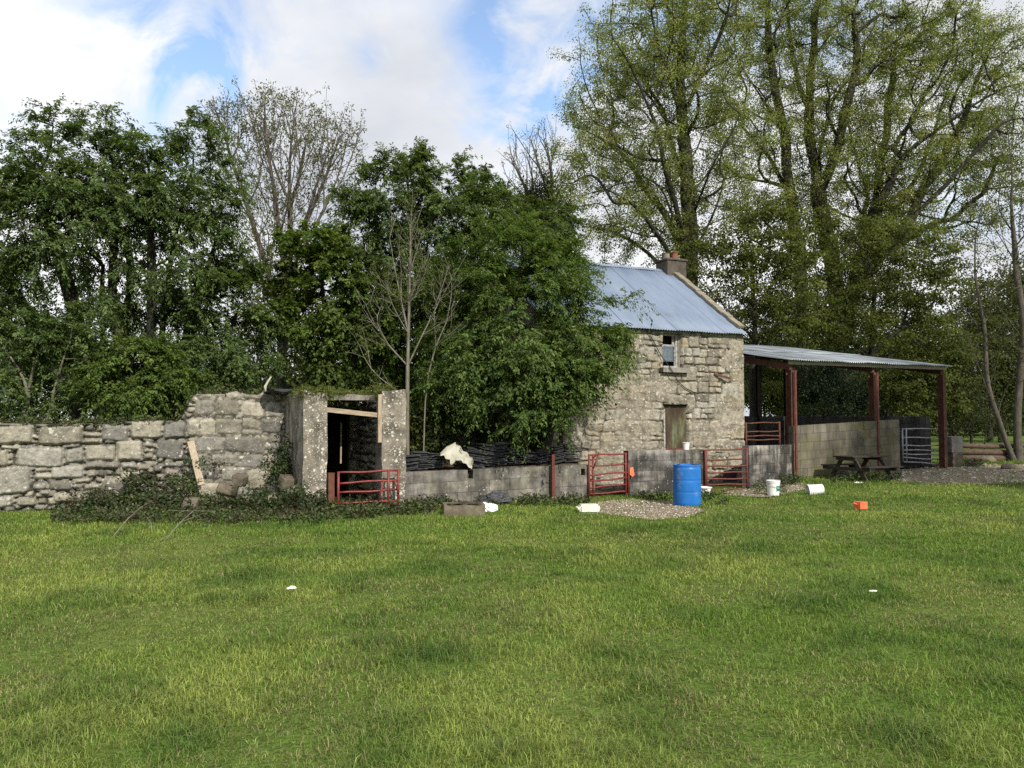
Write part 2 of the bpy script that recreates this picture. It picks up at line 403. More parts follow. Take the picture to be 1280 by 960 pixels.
# ------------------------------------------------------------------ stone walls as relief
def stone_wall(name, Wd, top, rects, mat, parent=None, loc=(0, 0, 0), rz=A, res=0.02, joint=0.05, bulge=0.04, edge=0.05, radius=0.06,
               warp=0.025, seed=1, fill=0.14, pal=None, jcol=(0.05, 0.045, 0.035), openings=(), thick=0.5, Hm=None, patch=None, z0=-0.1, jmap=None):
    """relief of single stones over a wall Wd long; local x along it, -y out of it"""
    rng = np.random.default_rng(seed)
    xs = np.arange(0, Wd + res * 0.5, res)
    Ht = Hm if Hm else max(top(x) for x in xs)
    zs = np.arange(z0, Ht + res, res)
    U, Z = np.meshgrid(xs, zs)
    Uw = U + warp * 2 * (fbm(U * 3, Z * 3, seed) - 0.5) + warp * (fbm(U * 9, Z * 9, seed + 5) - 0.5)
    Zw = Z + warp * 2 * (fbm(U * 3, Z * 3, seed + 9) - 0.5) + warp * (fbm(U * 9, Z * 9, seed + 14) - 0.5)
    hgt = np.full(U.shape, -joint); ident = np.zeros(U.shape, int)
    if fill:
        fx = fill * 1.5; fz = fill
        ci = np.floor(Uw / fx); cj = np.floor(Zw / fz)
        f1 = np.full(U.shape, 9.0); f2 = f1.copy(); idd = np.zeros(U.shape, int)
        for di in (-1, 0, 1):
            for dj in (-1, 0, 1):
                a = ci + di; b = cj + dj
                px_ = (a + 0.5 + 0.7 * (_hash(a, b, seed) - 0.5)) * fx; pz_ = (b + 0.5 + 0.7 * (_hash(a, b, seed + 3) - 0.5)) * fz
                dd = np.hypot((Uw - px_) / 1.5, Zw - pz_)
                cl = dd < f1
                f2 = np.where(cl, f1, np.minimum(f2, dd)); idd = np.where(cl, (a * 57 + b * 131).astype(int) % 997 + 1000, idd); f1 = np.where(cl, dd, f1)
        pr = sstep(0.0, 0.03, (f2 - f1) * 0.5)
        hgt = -joint + pr * (joint * 0.85); ident = np.where(pr > 0.3, idd, 0)
    for i, (x0, x1, a0, a1) in enumerate(rects):
        pad = warp * 3 + 0.02
        ix0 = max(0, int((x0 - pad) / res)); ix1 = min(len(xs), int((x1 + pad) / res) + 2)
        iz0 = max(0, int((a0 - z0 - pad) / res)); iz1 = min(len(zs), int((a1 - z0 + pad) / res) + 2)
        if ix1 <= ix0 or iz1 <= iz0: continue
        sl = (slice(iz0, iz1), slice(ix0, ix1))
        hx = (x1 - x0) / 2; hz = (a1 - a0) / 2; r = min(radius * rng.uniform(0.6, 1.4), 0.8 * min(hx, hz))
        tl = rng.uniform(-0.11, 0.11)
        lx = Uw[sl] - (x0 + x1) / 2; lz = Zw[sl] - (a0 + a1) / 2 + tl * lx
        qx = np.abs(lx) - hx + r; qz = np.abs(lz) - hz + r
        d = np.hypot(np.maximum(qx, 0), np.maximum(qz, 0)) + np.minimum(np.maximum(qx, qz), 0) - r
        e = min(edge, 0.9 * min(hx, hz))
        pr = np.sqrt(np.clip(-d / e, 0, 1)) * 0.6 + 0.4 * sstep(0, e, -d)
        hh = -joint + pr * (joint + bulge * rng.uniform(0.4, 1.0)) + (d < 0) * (lx * rng.uniform(-0.06, 0.06) + lz * rng.uniform(-0.08, 0.08))
        up = (d < 0) & (hh > hgt[sl] - 0.02)
        hgt[sl] = np.where(up, hh, hgt[sl]); ident[sl] = np.where(up & (pr > 0.3), i + 1, np.where(up, 0, ident[sl]))
    if jmap is not None:
        jm = jmap(U); hgt = np.where(hgt < 0.02, 0.02 + (hgt - 0.02) * jm, hgt)
    pm = 0
    if patch is not None:
        pm = patch(U, Z)
        hgt = hgt * (1 - pm) + pm * 0.012
    hgt += 0.02 * (fbm(U * 7, Z * 7, seed + 31) - 0.5) + 0.012 * (fbm(U * 28, Z * 28, seed + 37) - 0.5)
    nid = ident.max() + 1
    pal = np.array(pal)
    pc = pal[rng.integers(0, len(pal), nid)] * rng.uniform(0.75, 1.2, (nid, 1))
    pc[0] = jcol
    col = pc[ident]
    if jmap is not None:
        light = ((ident == 0) * (1 - jm))[..., None]
        col = col * (1 - light) + light * np.array((0.15, 0.135, 0.105))
    if patch is not None:
        col = col * (1 - 0.75 * pm[..., None]) + 0.75 * pm[..., None] * np.array(pal[0])
    # cells kept
    cx = (xs[:-1] + xs[1:]) / 2; cz = (zs[:-1] + zs[1:]) / 2
    tp = np.array([top(x) for x in cx])
    keep = cz[:, None] < tp[None, :]
    for (o0, o1, b0, b1) in openings:
        keep &= ~((cx[None, :] > o0) & (cx[None, :] < o1) & (cz[:, None] > b0) & (cz[:, None] < b1))
    nz, nx = U.shape
    V1 = np.stack([U, -hgt, Z], -1).reshape(-1, 3)
    V2 = np.stack([U, np.full(U.shape, thick), Z], -1).reshape(-1, 3)
    K = nz * nx
    idx = np.arange(K).reshape(nz, nx)
    a = idx[:-1, :-1][keep]; b = idx[:-1, 1:][keep]; c = idx[1:, 1:][keep]; d = idx[1:, :-1][keep]
    Fr = np.stack([a, b, c, d], 1)
    kp = np.pad(keep, 1)
    cen = kp[1:-1, 1:-1]
    sk = []
    for (nb, p, q) in ((kp[2:, 1:-1], (1, 1), (1, 0)), (kp[:-2, 1:-1], (0, 0), (0, 1)), (kp[1:-1, 2:], (0, 1), (1, 1)), (kp[1:-1, :-2], (1, 0), (0, 0))):
        jj, ii = np.nonzero(cen & ~nb)
        v0 = idx[jj + p[0], ii + p[1]]; v1 = idx[jj + q[0], ii + q[1]]
        sk.append(np.stack([v1, v0, v0 + K, v1 + K], 1))
    Bk = np.stack([d, c, b, a], 1) + K
    allF = np.concatenate([Fr] + sk + [Bk])
    Vv = np.concatenate([V1, V2]); Cc = np.concatenate([col.reshape(-1, 3), col.reshape(-1, 3) * 0 + np.array(pal[0])])
    used = np.unique(allF); rm = np.full(len(Vv), -1); rm[used] = np.arange(len(used))
    return mesh_np(name, Vv[used], [rm[allF]], mat, parent, Cc[used], True, loc, rz)


def courses(Wd, Ht, rng, hmin=0.13, hmax=0.34, gap=0.018, asp=(0.8, 2.3), split=0.3, z0=-0.1):
    out = []; z = z0
    while z < Ht:
        h = rng.uniform(hmin, hmax); x = -rng.uniform(0, 0.2)
        while x < Wd:
            w = h * rng.uniform(*asp) + 0.05
            dz = rng.uniform(-0.03, 0.03)
            if rng.random() < split and h > 0.2:
                c = h * rng.uniform(0.35, 0.65)
                if rng.random() < 0.5:
                    w2 = w * rng.uniform(0.4, 0.6)
                    out += [(x, x + w2 - gap, z + dz, z + c - gap), (x + w2, x + w - gap, z + dz, z + c - gap)]
                else:
                    out.append((x, x + w - gap, z + dz, z + c - gap))
                out.append((x, x + w - gap, z + c, z + h - gap + dz))
            else:
                out.append((x, x + w - gap, z + dz, z + h - gap + dz))
            x += w
        z += h
    return out


# ------------------------------------------------------------------ leaves, trees
def unit(v):
    return v / np.maximum(np.linalg.norm(v, axis=-1, keepdims=True), 1e-9)


def leaf_geo(rng, C, m, R, size, aspect=0.5, droop=0.35, upb=0.6, pal=((0.05, 0.09, 0.02),), cvar=0.25, lvar=0.25, flat=0.8, hem=0.0):
    C = np.asarray(C, float); n = len(C)
    N = n * m
    d = unit(rng.normal(size=(N, 3))); d[:, 2] = d[:, 2] * flat
    if hem: d[:, 2] = np.where(rng.random(N) < hem, np.abs(d[:, 2]), d[:, 2])
    rr = R * rng.uniform(0.45, 1.35, (n, 1)).repeat(m, 0)
    P = C.repeat(m, 0) + d * rr * rng.random((N, 1)) ** 0.45
    a = unit(d * 0.8 + rng.normal(size=(N, 3)) * 0.55 + np.array([0, 0, -droop]))
    nr = unit(np.array([0, 0, upb]) + d * 0.6 + rng.normal(size=(N, 3)) * 0.45)
    sd = unit(np.cross(nr, a)); nr = np.cross(a, sd)
    L = size * rng.uniform(0.65, 1.3, (N, 1)); w = L * aspect * rng.uniform(0.8, 1.2, (N, 1))
    fold = w * 0.18
    V = np.stack([P, P + a * L * 0.42 + sd * w / 2 + nr * fold, P + a * L - nr * L * 0.12, P + a * L * 0.42 - sd * w / 2 + nr * fold], 1)
    pal = np.array(pal)
    c = pal[rng.integers(0, len(pal), n)] * rng.uniform(1 - cvar, 1 + cvar, (n, 1))
    c = c.repeat(m, 0) * rng.uniform(1 - lvar, 1 + lvar, (N, 1))
    return V.reshape(-1, 3), np.arange(N * 4).reshape(N, 4), c.repeat(4, 0)


def spray_geo(rng, C, shoots, per, length, size, aspect=0.42, droop=0.3, upb=0.8, out=0.9, up=0.35, pal=((0.05, 0.09, 0.02),), cvar=0.25, lvar=0.25, mid=None):
    """leafy shoots that leave each point outwards, arch over and carry leaflets in pairs, thicker towards the tip"""
    C = np.asarray(C, float); n = len(C)
    mid = C.mean(0) if mid is None else mid
    o = unit((C - mid) * np.array([1, 1, 0.8]))
    k = n * shoots
    d = unit(rng.normal(size=(k, 3)) * 0.62 + o.repeat(shoots, 0) * out * rng.uniform(0.3, 1.3, (k, 1)) + np.array([0, 0, up]))
    L = length * rng.uniform(0.45, 1.35, (k, 1)) * rng.uniform(0.7, 1.2, (n, 1)).repeat(shoots, 0)
    N = k * per
    s_ = (rng.random((N, 1)) ** 0.7)
    dd = d.repeat(per, 0); LL = L.repeat(per, 0)
    P = C.repeat(shoots * per, 0) + dd * LL * s_ + np.array([0, 0, -1.0]) * droop * LL * s_ ** 2
    tg = unit(dd + np.array([0, 0, -2.0]) * droop * s_)
    sd0 = unit(np.cross(tg, np.array([0.1, 0.05, 1.0])))
    sg = np.where(rng.random((N, 1)) < 0.5, -1, 1)
    a = unit(tg * 0.75 + sd0 * sg * 0.75 + rng.normal(size=(N, 3)) * 0.3 + np.array([0, 0, -0.25]))
    nr = unit(np.array([0, 0, upb]) + o.repeat(shoots * per, 0) * 0.45 + rng.normal(size=(N, 3)) * 0.35)
    sd = unit(np.cross(nr, a)); nr = np.cross(a, sd)
    ll = size * rng.uniform(0.65, 1.3, (N, 1)); w = ll * aspect * rng.uniform(0.8, 1.2, (N, 1)); fold = w * 0.18
    P = P + rng.normal(size=(N, 3)) * 0.02
    V = np.stack([P, P + a * ll * 0.42 + sd * w / 2 + nr * fold, P + a * ll - nr * ll * 0.15, P + a * ll * 0.42 - sd * w / 2 + nr * fold], 1)
    pal = np.array(pal)
    c = pal[rng.integers(0, len(pal), k)] * rng.uniform(1 - cvar, 1 + cvar, (k, 1))
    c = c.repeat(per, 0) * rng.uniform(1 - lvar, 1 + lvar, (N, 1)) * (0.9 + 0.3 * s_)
    return V.reshape(-1, 3), np.arange(N * 4).reshape(N, 4), c.repeat(4, 0)


def grow(rng, seeds, pts, bf=0.35, maxlen=None):
    """connect points to a seed skeleton as a balanced spanning tree; seeds: [(pos, parent)]"""
    n0 = len(seeds); n = n0 + len(pts)
    pos = np.zeros((n, 3)); par = np.full(n, -1); plen = np.zeros(n)
    for i, (p, q) in enumerate(seeds):
        pos[i] = p; par[i] = q
        if q >= 0: plen[i] = plen[q] + np.linalg.norm(pos[i] - pos[q])
    pts = np.asarray(pts); m = len(pts)
    best = np.full(m, 1e9); bp = np.zeros(m, int)
    for i in range(n0):
        c = np.linalg.norm(pts - pos[i], axis=1) + bf * plen[i]
        # prefer to leave a limb rather than the foot of a trunk
        u = c < best
        best[u] = c[u]; bp[u] = i
    done = np.zeros(m, bool)
    for k in range(m):
        j = int(np.argmin(np.where(done, 1e9, best)))
        i = n0 + k
        pos[i] = pts[j]; par[i] = bp[j]; plen[i] = plen[bp[j]] + np.linalg.norm(pos[i] - pos[bp[j]]); done[j] = True
        c = np.linalg.norm(pts - pts[j], axis=1) + bf * plen[i]
        u = c < best
        best[u] = c[u]; bp[u] = i
    return pos, par


def tree_tubes(pos, par, r, main, kbig=8, ksm=4, rbig=0.035):
    n = len(pos)
    ch = np.full(n, -1); ch[:] = main
    pin = np.where(par >= 0, par, np.arange(n))
    din = pos - pos[pin]
    dout = np.where((ch >= 0)[:, None], pos[np.maximum(ch, 0)] - pos, din)
    din = np.where((par >= 0)[:, None], din, dout)
    tg = unit(unit(din) + unit(dout) + 1e-6)
    e = np.nonzero(par >= 0)[0]
    out = []
    for big in (True, False):
        s = e[(r[e] > rbig) == big]
        if not len(s): continue
        k = kbig if big else ksm
        p = par[s]
        ism = main[p] == s
        t0 = np.where(ism[:, None], tg[p], unit(pos[s] - pos[p])); t1 = tg[s]
        r0 = np.where(ism, r[p], np.minimum(r[p] * 0.9, r[s] * 1.25)); r1 = r[s]
        th = np.linspace(0, 2 * math.pi, k, endpoint=False)
        rings = []
        for (q, t, rr) in ((pos[p], t0, r0), (pos[s], t1, r1)):
            ref = np.array([1.0, 0.23, 0.11])
            a = unit(np.cross(ref, t)); b = np.cross(t, a)
            rings.append(q[:, None] + rr[:, None, None] * (a[:, None] * np.cos(th)[None, :, None] + b[:, None] * np.sin(th)[None, :, None]))
        V = np.stack(rings, 1).reshape(-1, 3)
        base = np.arange(len(s))[:, None] * 2 * k
        j = np.arange(k); j2 = (j + 1) % k
        Fq = np.stack([base + j, base + j2, base + k + j2, base + k + j], -1).reshape(-1, 4)
        out.append((V, Fq))
    Vs = np.concatenate([o[0] for o in out]); off = 0; Fs = []
    for V, Fq in out:
        Fs.append(Fq + off); off += len(V)
    return Vs, np.concatenate(Fs)


def in_ells(rng, ells, n, Y, shell=2.2):
    w = np.array([e[2] * e[3] * e[4] ** 0.5 * (e[6] if len(e) > 6 else 1) for e in ells], float); w /= w.sum()
    pick = rng.choice(len(ells), n, p=w)
    d = unit(rng.normal(size=(n, 3))); az = np.arctan2(d[:, 1], d[:, 0]); so_f = 0.60 + 0.75 * vn(az * 1.6 + pick * 3.7, d[:, 2] * 2.6 + pick * 1.3, 91)
    so_f = np.where(rng.random(n) < 0.13, so_f * 1.25, so_f)
    d *= (rng.random(n) ** (1 / shell) * so_f)[:, None]
    P = np.zeros((n, 3))
    for i, e in enumerate(ells):
        s = pick == i
        y = Y + (e[5] if len(e) > 5 else 0)
        c = pp(e[0], e[1], y)
        P[s] = c + d[s] * np.array([e[2] / F * y, e[4], e[3] / F * y])
    return P


def tree(name, label, cat, Y, stems, ells, npts, leaf=None, seed=1, R=0.2, rtip=0.006, bf=0.3, bark='bark', lmat='leaf', group=None,
         shell=2.2, ctip=3, ivy=None, jit=0.05, zmin=None, extra_twigs=0, parts=('trunk', 'crown')):
    """stems: polylines [(px, py, dY), ...] from the ground up; ells: the crown's lobes (px, py, rx, ry, depth radius, dY)"""
    rng = np.random.default_rng(seed)
    x0, y0 = pp(stems[0][0][0], stems[0][0][1], Y + stems[0][0][2])[:2]
    base = np.array([x0, y0, g(x0, y0)])
    seeds = []; made = {}
    for st in stems:
        prev = -1
        if isinstance(st[0], int):           # a limb leaving stem number st[0] at the node nearest its first point
            st_, lst = st[0], st[1:]
        else:
            st_, lst = None, st
        P = [pp(p[0], p[1], Y + p[2]) for p in lst]
        if st_ is None:
            P[0][2] = g(P[0][0], P[0][1]) - 0.15
        else:
            q = min(range(len(seeds)), key=lambda i: np.linalg.norm(seeds[i][0] - P[0]))
            prev = q; P = [seeds[q][0]] + P[1:]
        pts = [P[0]]
        for a, b in zip(P[:-1], P[1:]):
            k = max(1, int(np.linalg.norm(b - a) / 0.45))
            for s in range(1, k + 1):
                pts.append(a + (b - a) * s / k)
        pts = np.array(pts)
        jj = rng.normal(size=pts.shape) * jit * 2.2; jj[0] = 0
        pts = pts + jj
        for _ in range(4):
            pts[1:-1] = 0.25 * pts[:-2] + 0.5 * pts[1:-1] + 0.25 * pts[2:]
        for i, p in enumerate(pts):
            if i == 0 and st_ is not None: continue
            seeds.append((p, prev)); prev = len(seeds) - 1
    C = in_ells(rng, ells, npts, Y, shell)
    if zmin is not None:
        C = C[C[:, 2] > zmin]
    pos, par = grow(rng, seeds, C, bf)
    n = len(pos); n0 = len(seeds)
    cnt = np.zeros(n); kids = np.zeros(n, int)
    for i in range(n - 1, -1, -1):
        if cnt[i] == 0: cnt[i] = 1
        if par[i] >= 0: cnt[par[i]] += cnt[i]; kids[par[i]] += 1
    order = np.argsort(cnt, kind='stable')
    main = np.full(n, -1)
    for i in order:
        if par[i] >= 0: main[par[i]] = i
    # smooth the limbs
    for _ in range(2):
        mid = (par >= 0) & (main >= 0) & (np.arange(n) >= n0)
        pos[mid] = 0.5 * pos[mid] + 0.25 * pos[par[mid]] + 0.25 * pos[main[mid]]
    roots = np.nonzero(par < 0)[0]
    p = math.log(R / rtip) / math.log(max(cnt[roots].max(), 2))
    r = rtip * cnt ** p
    fl = pos[:, 2] - base[2]
    r = r * (1 + 0.35 * np.exp(-np.maximum(fl, 0) / 0.5) * (r > 0.05))
    # bend long twigs with a mid node is not needed: the points are close together
    t = empty(name, tuple(base), 0, label, cat, group)
    V, Fq = tree_tubes(pos - base, par, r, main)
    mesh_np(parts[0], V, [Fq], M[bark], t, smooth=True)
    if leaf:
        tips = np.nonzero((cnt <= ctip) & (np.arange(n) >= n0))[0]
        pt = pos[tips]
        if leaf.get('along'):
            mid = 0.5 * (pos[tips] + pos[par[tips]])
            pt = np.concatenate([pt, mid])
        kw = {k: v for k, v in leaf.items() if k not in ('along',)}
        if 'shoots' in kw:
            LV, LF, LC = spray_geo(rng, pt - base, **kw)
        else:
            LV, LF, LC = leaf_geo(rng, pt - base, **kw)
        if ivy:
            big = np.nonzero((r > ivy['rmin']) & (par >= 0) & (pos[:, 2] < ivy.get('zmax', 99)) & (pos[:, 2] > ivy.get('zmin', 0)))[0]
            q = big[rng.integers(0, len(big), ivy['n'])]
            f = rng.random((len(q), 1))
            ip = pos[q] * f + pos[par[q]] * (1 - f) + unit(rng.normal(size=(len(q), 3))) * (r[q][:, None] + ivy['off'] * rng.random((len(q), 1)))
            k2 = dict(kw); k2.update(ivy.get('leaf', {}))
            V2, F2, C2 = leaf_geo(rng, ip - base, **k2)
            LF = np.concatenate([LF, F2 + len(LV)]); LV = np.concatenate([LV, V2]); LC = np.concatenate([LC, C2])
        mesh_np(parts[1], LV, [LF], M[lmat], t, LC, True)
    return t

# ------------------------------------------------------------------ camera, sky, sun
cam = bpy.data.cameras.new('camera'); cam.sensor_width = 36; cam.lens = 36 * F / 1280
cam.clip_start = 0.05; cam.clip_end = 3000
co = bpy.data.objects.new('camera', cam); COL.objects.link(co)
co.location = (0, 0, H); co.rotation_euler = (math.pi / 2 + TH, 0, 0)
S.camera = co

SKYK, CLK = 0.18, 0.72
w = bpy.data.worlds.new('World'); S.world = w; w.use_nodes = True
nt = w.node_tree; nt.nodes.clear()
sky = nd(nt, 'ShaderNodeTexSky', sky_type='NISHITA', sun_disc=False, sun_elevation=math.asin(SUN[2]),
         sun_rotation=math.atan2(SUN[0], SUN[1]), air_density=1.0, dust_density=0.6, ozone_density=1.5)
dirv = nd(nt, 'ShaderNodeTexCoord').outputs['Generated']
sp = nd(nt, 'ShaderNodeSeparateXYZ', {0: dirv})
zz = nd(nt, 'ShaderNodeMath', {0: nd(nt, 'ShaderNodeMath', {0: sp.outputs[2], 1: 0.0}, operation='MAXIMUM').outputs[0], 1: 0.16}, operation='ADD').outputs[0]
cp = nd(nt, 'ShaderNodeVectorMath', {0: dirv, 1: nd(nt, 'ShaderNodeCombineXYZ', {0: zz, 1: zz, 2: zz}).outputs[0]}, operation='DIVIDE').outputs[0]
cp = nd(nt, 'ShaderNodeMapping', {'Vector': cp, 'Location': (3.1, 1.7, 0.0), 'Scale': (1.0, 1.0, 0.25)}).outputs[0]
n1 = nd(nt, 'ShaderNodeTexNoise', {'Vector': cp, 'Scale': 1.5, 'Detail': 10, 'Roughness': 0.56, 'Distortion': 0.25}).outputs['Fac']
n2 = nd(nt, 'ShaderNodeTexNoise', {'Vector': cp, 'Scale': 0.9, 'Detail': 6, 'Roughness': 0.5}).outputs['Fac']
# where the cloud is thin: openings in the layer
holes = None
for (px, py, sig, amp) in ((225, 92, 0.055, 0.36), (300, 150, 0.055, 0.26), (462, 72, 0.02, 0.22), (690, 108, 0.070, 0.44), (635, 150, 0.055, 0.38), (735, 30, 0.06, 0.34), (270, 60, 0.05, 0.16), (590, 40, 0.03, 0.24),
                           (860, 90, 0.06, 0.3), (1040, 30, 0.08, 0.3), (620, 0, 0.03, 0.22), (60, -160, 0.2, 0.3)):
    d0 = pp(px, py, 10) - np.array([0, 0, H]); d0 /= np.linalg.norm(d0)
    ds = nd(nt, 'ShaderNodeVectorMath', {0: dirv, 1: tuple(d0)}, operation='DISTANCE').outputs['Value']
    q = nd(nt, 'ShaderNodeMath', {0: ds, 1: sig * 1.15}, operation='DIVIDE').outputs[0]
    q = nd(nt, 'ShaderNodeMath', {0: q, 1: q}, operation='MULTIPLY').outputs[0]
    q = nd(nt, 'ShaderNodeMath', {0: nd(nt, 'ShaderNodeMath', {0: q, 1: -1.0}, operation='MULTIPLY').outputs[0]}, operation='EXPONENT').outputs[0]
    q = nd(nt, 'ShaderNodeMath', {0: q, 1: amp}, operation='MULTIPLY').outputs[0]
    holes = q if holes is None else nd(nt, 'ShaderNodeMath', {0: holes, 1: q}, operation='ADD').outputs[0]
n3 = nd(nt, 'ShaderNodeTexNoise', {'Vector': dirv, 'Scale': 9.0, 'Detail': 9, 'Roughness': 0.6, 'Distortion': 0.6}).outputs['Fac']
n3 = nd(nt, 'ShaderNodeMapRange', {0: n3, 1: 0.36, 2: 0.62, 3: 0.0, 4: 1.25}).outputs[0]
holes = nd(nt, 'ShaderNodeMath', {0: holes, 1: n3}, operation='MULTIPLY').outputs[0]
cov = nd(nt, 'ShaderNodeMath', {0: n1, 1: holes}, operation='SUBTRACT').outputs[0]
mask = ramp(nt, cov, [(0.0, 0.05), (0.24, 0.55), (0.46, 1.0)])
shade = ramp(nt, n2, [(0.34, (0.66, 0.69, 0.75)), (0.48, (0.90, 0.92, 0.96)), (0.62, (1.14, 1.14, 1.15))])
skyc = nd(nt, 'ShaderNodeVectorMath', {0: sky.outputs[0], 3: SKYK / 0.1}, operation='SCALE').outputs[0]
cl = nd(nt, 'ShaderNodeVectorMath', {0: shade, 3: CLK / 0.1}, operation='SCALE').outputs[0]
bg = nd(nt, 'ShaderNodeBackground', {'Color': mixc(nt, mask, skyc, cl), 'Strength': 0.1})
nd(nt, 'ShaderNodeOutputWorld', {'Surface': bg.outputs[0]})

sl = bpy.data.lights.new('sun', 'SUN'); sl.energy = 3.6; sl.angle = rad(1.2); sl.color = (1.0, 0.93, 0.82)
so = bpy.data.objects.new('sun', sl); COL.objects.link(so)
from mathutils import Vector
so.rotation_euler = Vector(-SUN).to_track_quat('-Z', 'Y').to_euler()
so.location = tuple(SUN * 60)

S.view_settings.view_transform = 'Standard'; S.view_settings.look = 'None'
S.view_settings.exposure = 0.5; S.view_settings.gamma = 1.0; S.view_settings.use_curve_mapping = False
S.cycles.max_bounces = 8; S.cycles.diffuse_bounces = 5; S.cycles.glossy_bounces = 2; S.cycles.transmission_bounces = 4
S.cycles.transparent_max_bounces = 6; S.cycles.use_denoising = False; S.cycles.caustics_reflective = False; S.cycles.caustics_refractive = False

# ------------------------------------------------------------------ ground
def axis(lo, hi, step, far):
    a = list(np.arange(lo, hi + 1e-6, step)); s = step; v = a[-1]
    up = []
    while v < far: s *= 1.35; v += s; up.append(v)
    s = step; v = lo; dn = []
    while v > -far: s *= 1.35; v -= s; dn.append(v)
    return np.array(dn[::-1] + a + up)


gx = axis(-20, 26, 0.3, 900); gy = axis(-4, 42, 0.3, 900)
X, Y_ = np.meshgrid(gx, gy)
near = np.clip(1 - np.hypot(X - 2, Y_ - 12) / 40, 0, 1)
Zg = ground(X, Y_) + near * 0.05 * (fbm(X * 0.9, Y_ * 0.9, 3) - 0.55)
idx = np.arange(X.size).reshape(X.shape)
Fg = np.stack([idx[:-1, :-1], idx[:-1, 1:], idx[1:, 1:], idx[1:, :-1]], -1).reshape(-1, 4)
tag(mesh_np('ground', np.stack([X, Y_, Zg], -1), [Fg], M['turf'], smooth=True), kind='structure')


def patch_sheet(name, poly, mat, lift, kind, step=0.12, wob=0.25, seed=4):
    """an irregular patch lying on the ground: poly in ground coordinates"""
    poly = np.array(poly)
    x0, y0 = poly.min(0) - 0.3; x1, y1 = poly.max(0) + 0.3
    xs = np.arange(x0, x1, step); ys = np.arange(y0, y1, step)
    X, Y = np.meshgrid(xs, ys)
    cx = X + wob * 2 * (fbm(X * 2, Y * 2, seed) - 0.5); cy = Y + wob * 2 * (fbm(X * 2, Y * 2, seed + 4) - 0.5)
    ins = inpoly(cx, cy, poly)
    cell = ins[:-1, :-1] & ins[1:, :-1] & ins[:-1, 1:] & ins[1:, 1:]
    idx = np.arange(X.size).reshape(X.shape)
    Fq = np.stack([idx[:-1, :-1][cell], idx[:-1, 1:][cell], idx[1:, 1:][cell], idx[1:, :-1][cell]], -1)
    used = np.unique(Fq); rm = np.full(X.size, -1); rm[used] = np.arange(len(used))
    Z = ground(X, Y) + lift
    o = mesh_np(name, np.stack([X, Y, Z], -1).reshape(-1, 3)[used], [rm[Fq]], mat, smooth=True)
    tag(o, kind=kind)
    return o


def inpoly(x, y, poly):
    ins = np.zeros(np.shape(x), bool); n = len(poly)
    for i in range(n):
        xa, ya = poly[i]; xb, yb = poly[(i + 1) % n]
        c = ((ya > y) != (yb > y)) & (x < (xb - xa) * (y - ya) / (yb - ya + 1e-12) + xa)
        ins ^= c
    return ins


def gpoly(pts):
    return [gp(*p)[:2] for p in pts]


GR1 = gpoly([(742, 628), (792, 624), (850, 628), (876, 638), (868, 646), (820, 651), (770, 645), (742, 640)])
GR2 = gpoly([(905, 611), (1000, 602), (1010, 612), (960, 622), (905, 620)])
GR3 = [gp(1096, 596)[:2], gp(1126, 586)[:2], W(15.5, 1.6), W(17.6, 2.6), (17.5, 23.5), (23, 23), (24, 19.5), (17.2, 18.6), gp(1180, 606)[:2], gp(1130, 602)[:2]]
GR0 = gpoly([(905, 655), (1010, 640), (1060, 652), (980, 676), (910, 672)])
patch_sheet('gravel', GR1, M['gravel'], 0.008, 'structure', 0.06, 0.30)
patch_sheet('gravel', GR2, M['gravel'], 0.008, 'structure', 0.06, 0.30, 9)
patch_sheet('gravel_track', GR3, M['gravel'], 0.010, 'structure', 0.10, 0.6, 5)
YARD = [W(3.9, 0.12), W(10.9, 1.2), W(10.6, 1.45), W(3.5, 1.45)]
patch_sheet('yard_floor', YARD, M['soil'], 0.035, 'structure', 0.1, 0.02, 6)
SHEDF = [W(10.9, 1.5), W(17.2, 1.5), W(17.0, 7.4), W(10.9, 7.4)]
patch_sheet('shed_floor', SHEDF, M['soil'], 0.04, 'structure', 0.15, 0.02, 7)


def pebbles(name, polys, n, seed, smin, smax, lift=0.010, pal=((0.38, 0.32, 0.24), (0.27, 0.22, 0.165), (0.32, 0.27, 0.21), (0.50, 0.46, 0.40), (0.17, 0.14, 0.10))):
    rng = np.random.default_rng(seed)
    P = []
    for poly in polys:
        a = np.array(poly); lo, hi = a.min(0), a.max(0)
        q = rng.uniform(lo, hi, (n * 3, 2)); q = q[inpoly(q[:, 0], q[:, 1], poly)][: n // len(polys)]
        P.append(q)
    P = np.concatenate(P)
    base = np.array([[1, 0, 0], [-1, 0, 0], [0, 1, 0], [0, -1, 0], [0, 0, 1], [0, 0, -0.6]], float)
    tri = np.array([[0, 2, 4], [2, 1, 4], [1, 3, 4], [3, 0, 4], [2, 0, 5], [1, 2, 5], [3, 1, 5], [0, 3, 5]])
    k = len(P); s = rng.uniform(smin, smax, (k, 1, 1)) * rng.uniform(0.5, 1.2, (k, 1, 3))
    V = base[None] * s * rng.uniform(0.7, 1.2, (k, 6, 1))
    th = rng.uniform(0, 6.28, k); c, sn = np.cos(th)[:, None], np.sin(th)[:, None]
    x = V[..., 0] * c - V[..., 1] * sn; y = V[..., 0] * sn + V[..., 1] * c
    V = np.stack([x + P[:, 0:1], y + P[:, 1:2], V[..., 2] * 0.7 + (ground(P[:, 0], P[:, 1]) + lift)[:, None]], -1)
    pc = np.array(pal)[rng.integers(0, len(pal), k)] * rng.uniform(0.7, 1.2, (k, 1))
    o = mesh_np(name, V.reshape(-1, 3), [(tri[None] + 6 * np.arange(k)[:, None, None]).reshape(-1, 3)], M['pebble'], None, pc.repeat(6, 0))
    tag(o, 'loose gravel and small stones on the worn ground', 'gravel', kind='stuff')


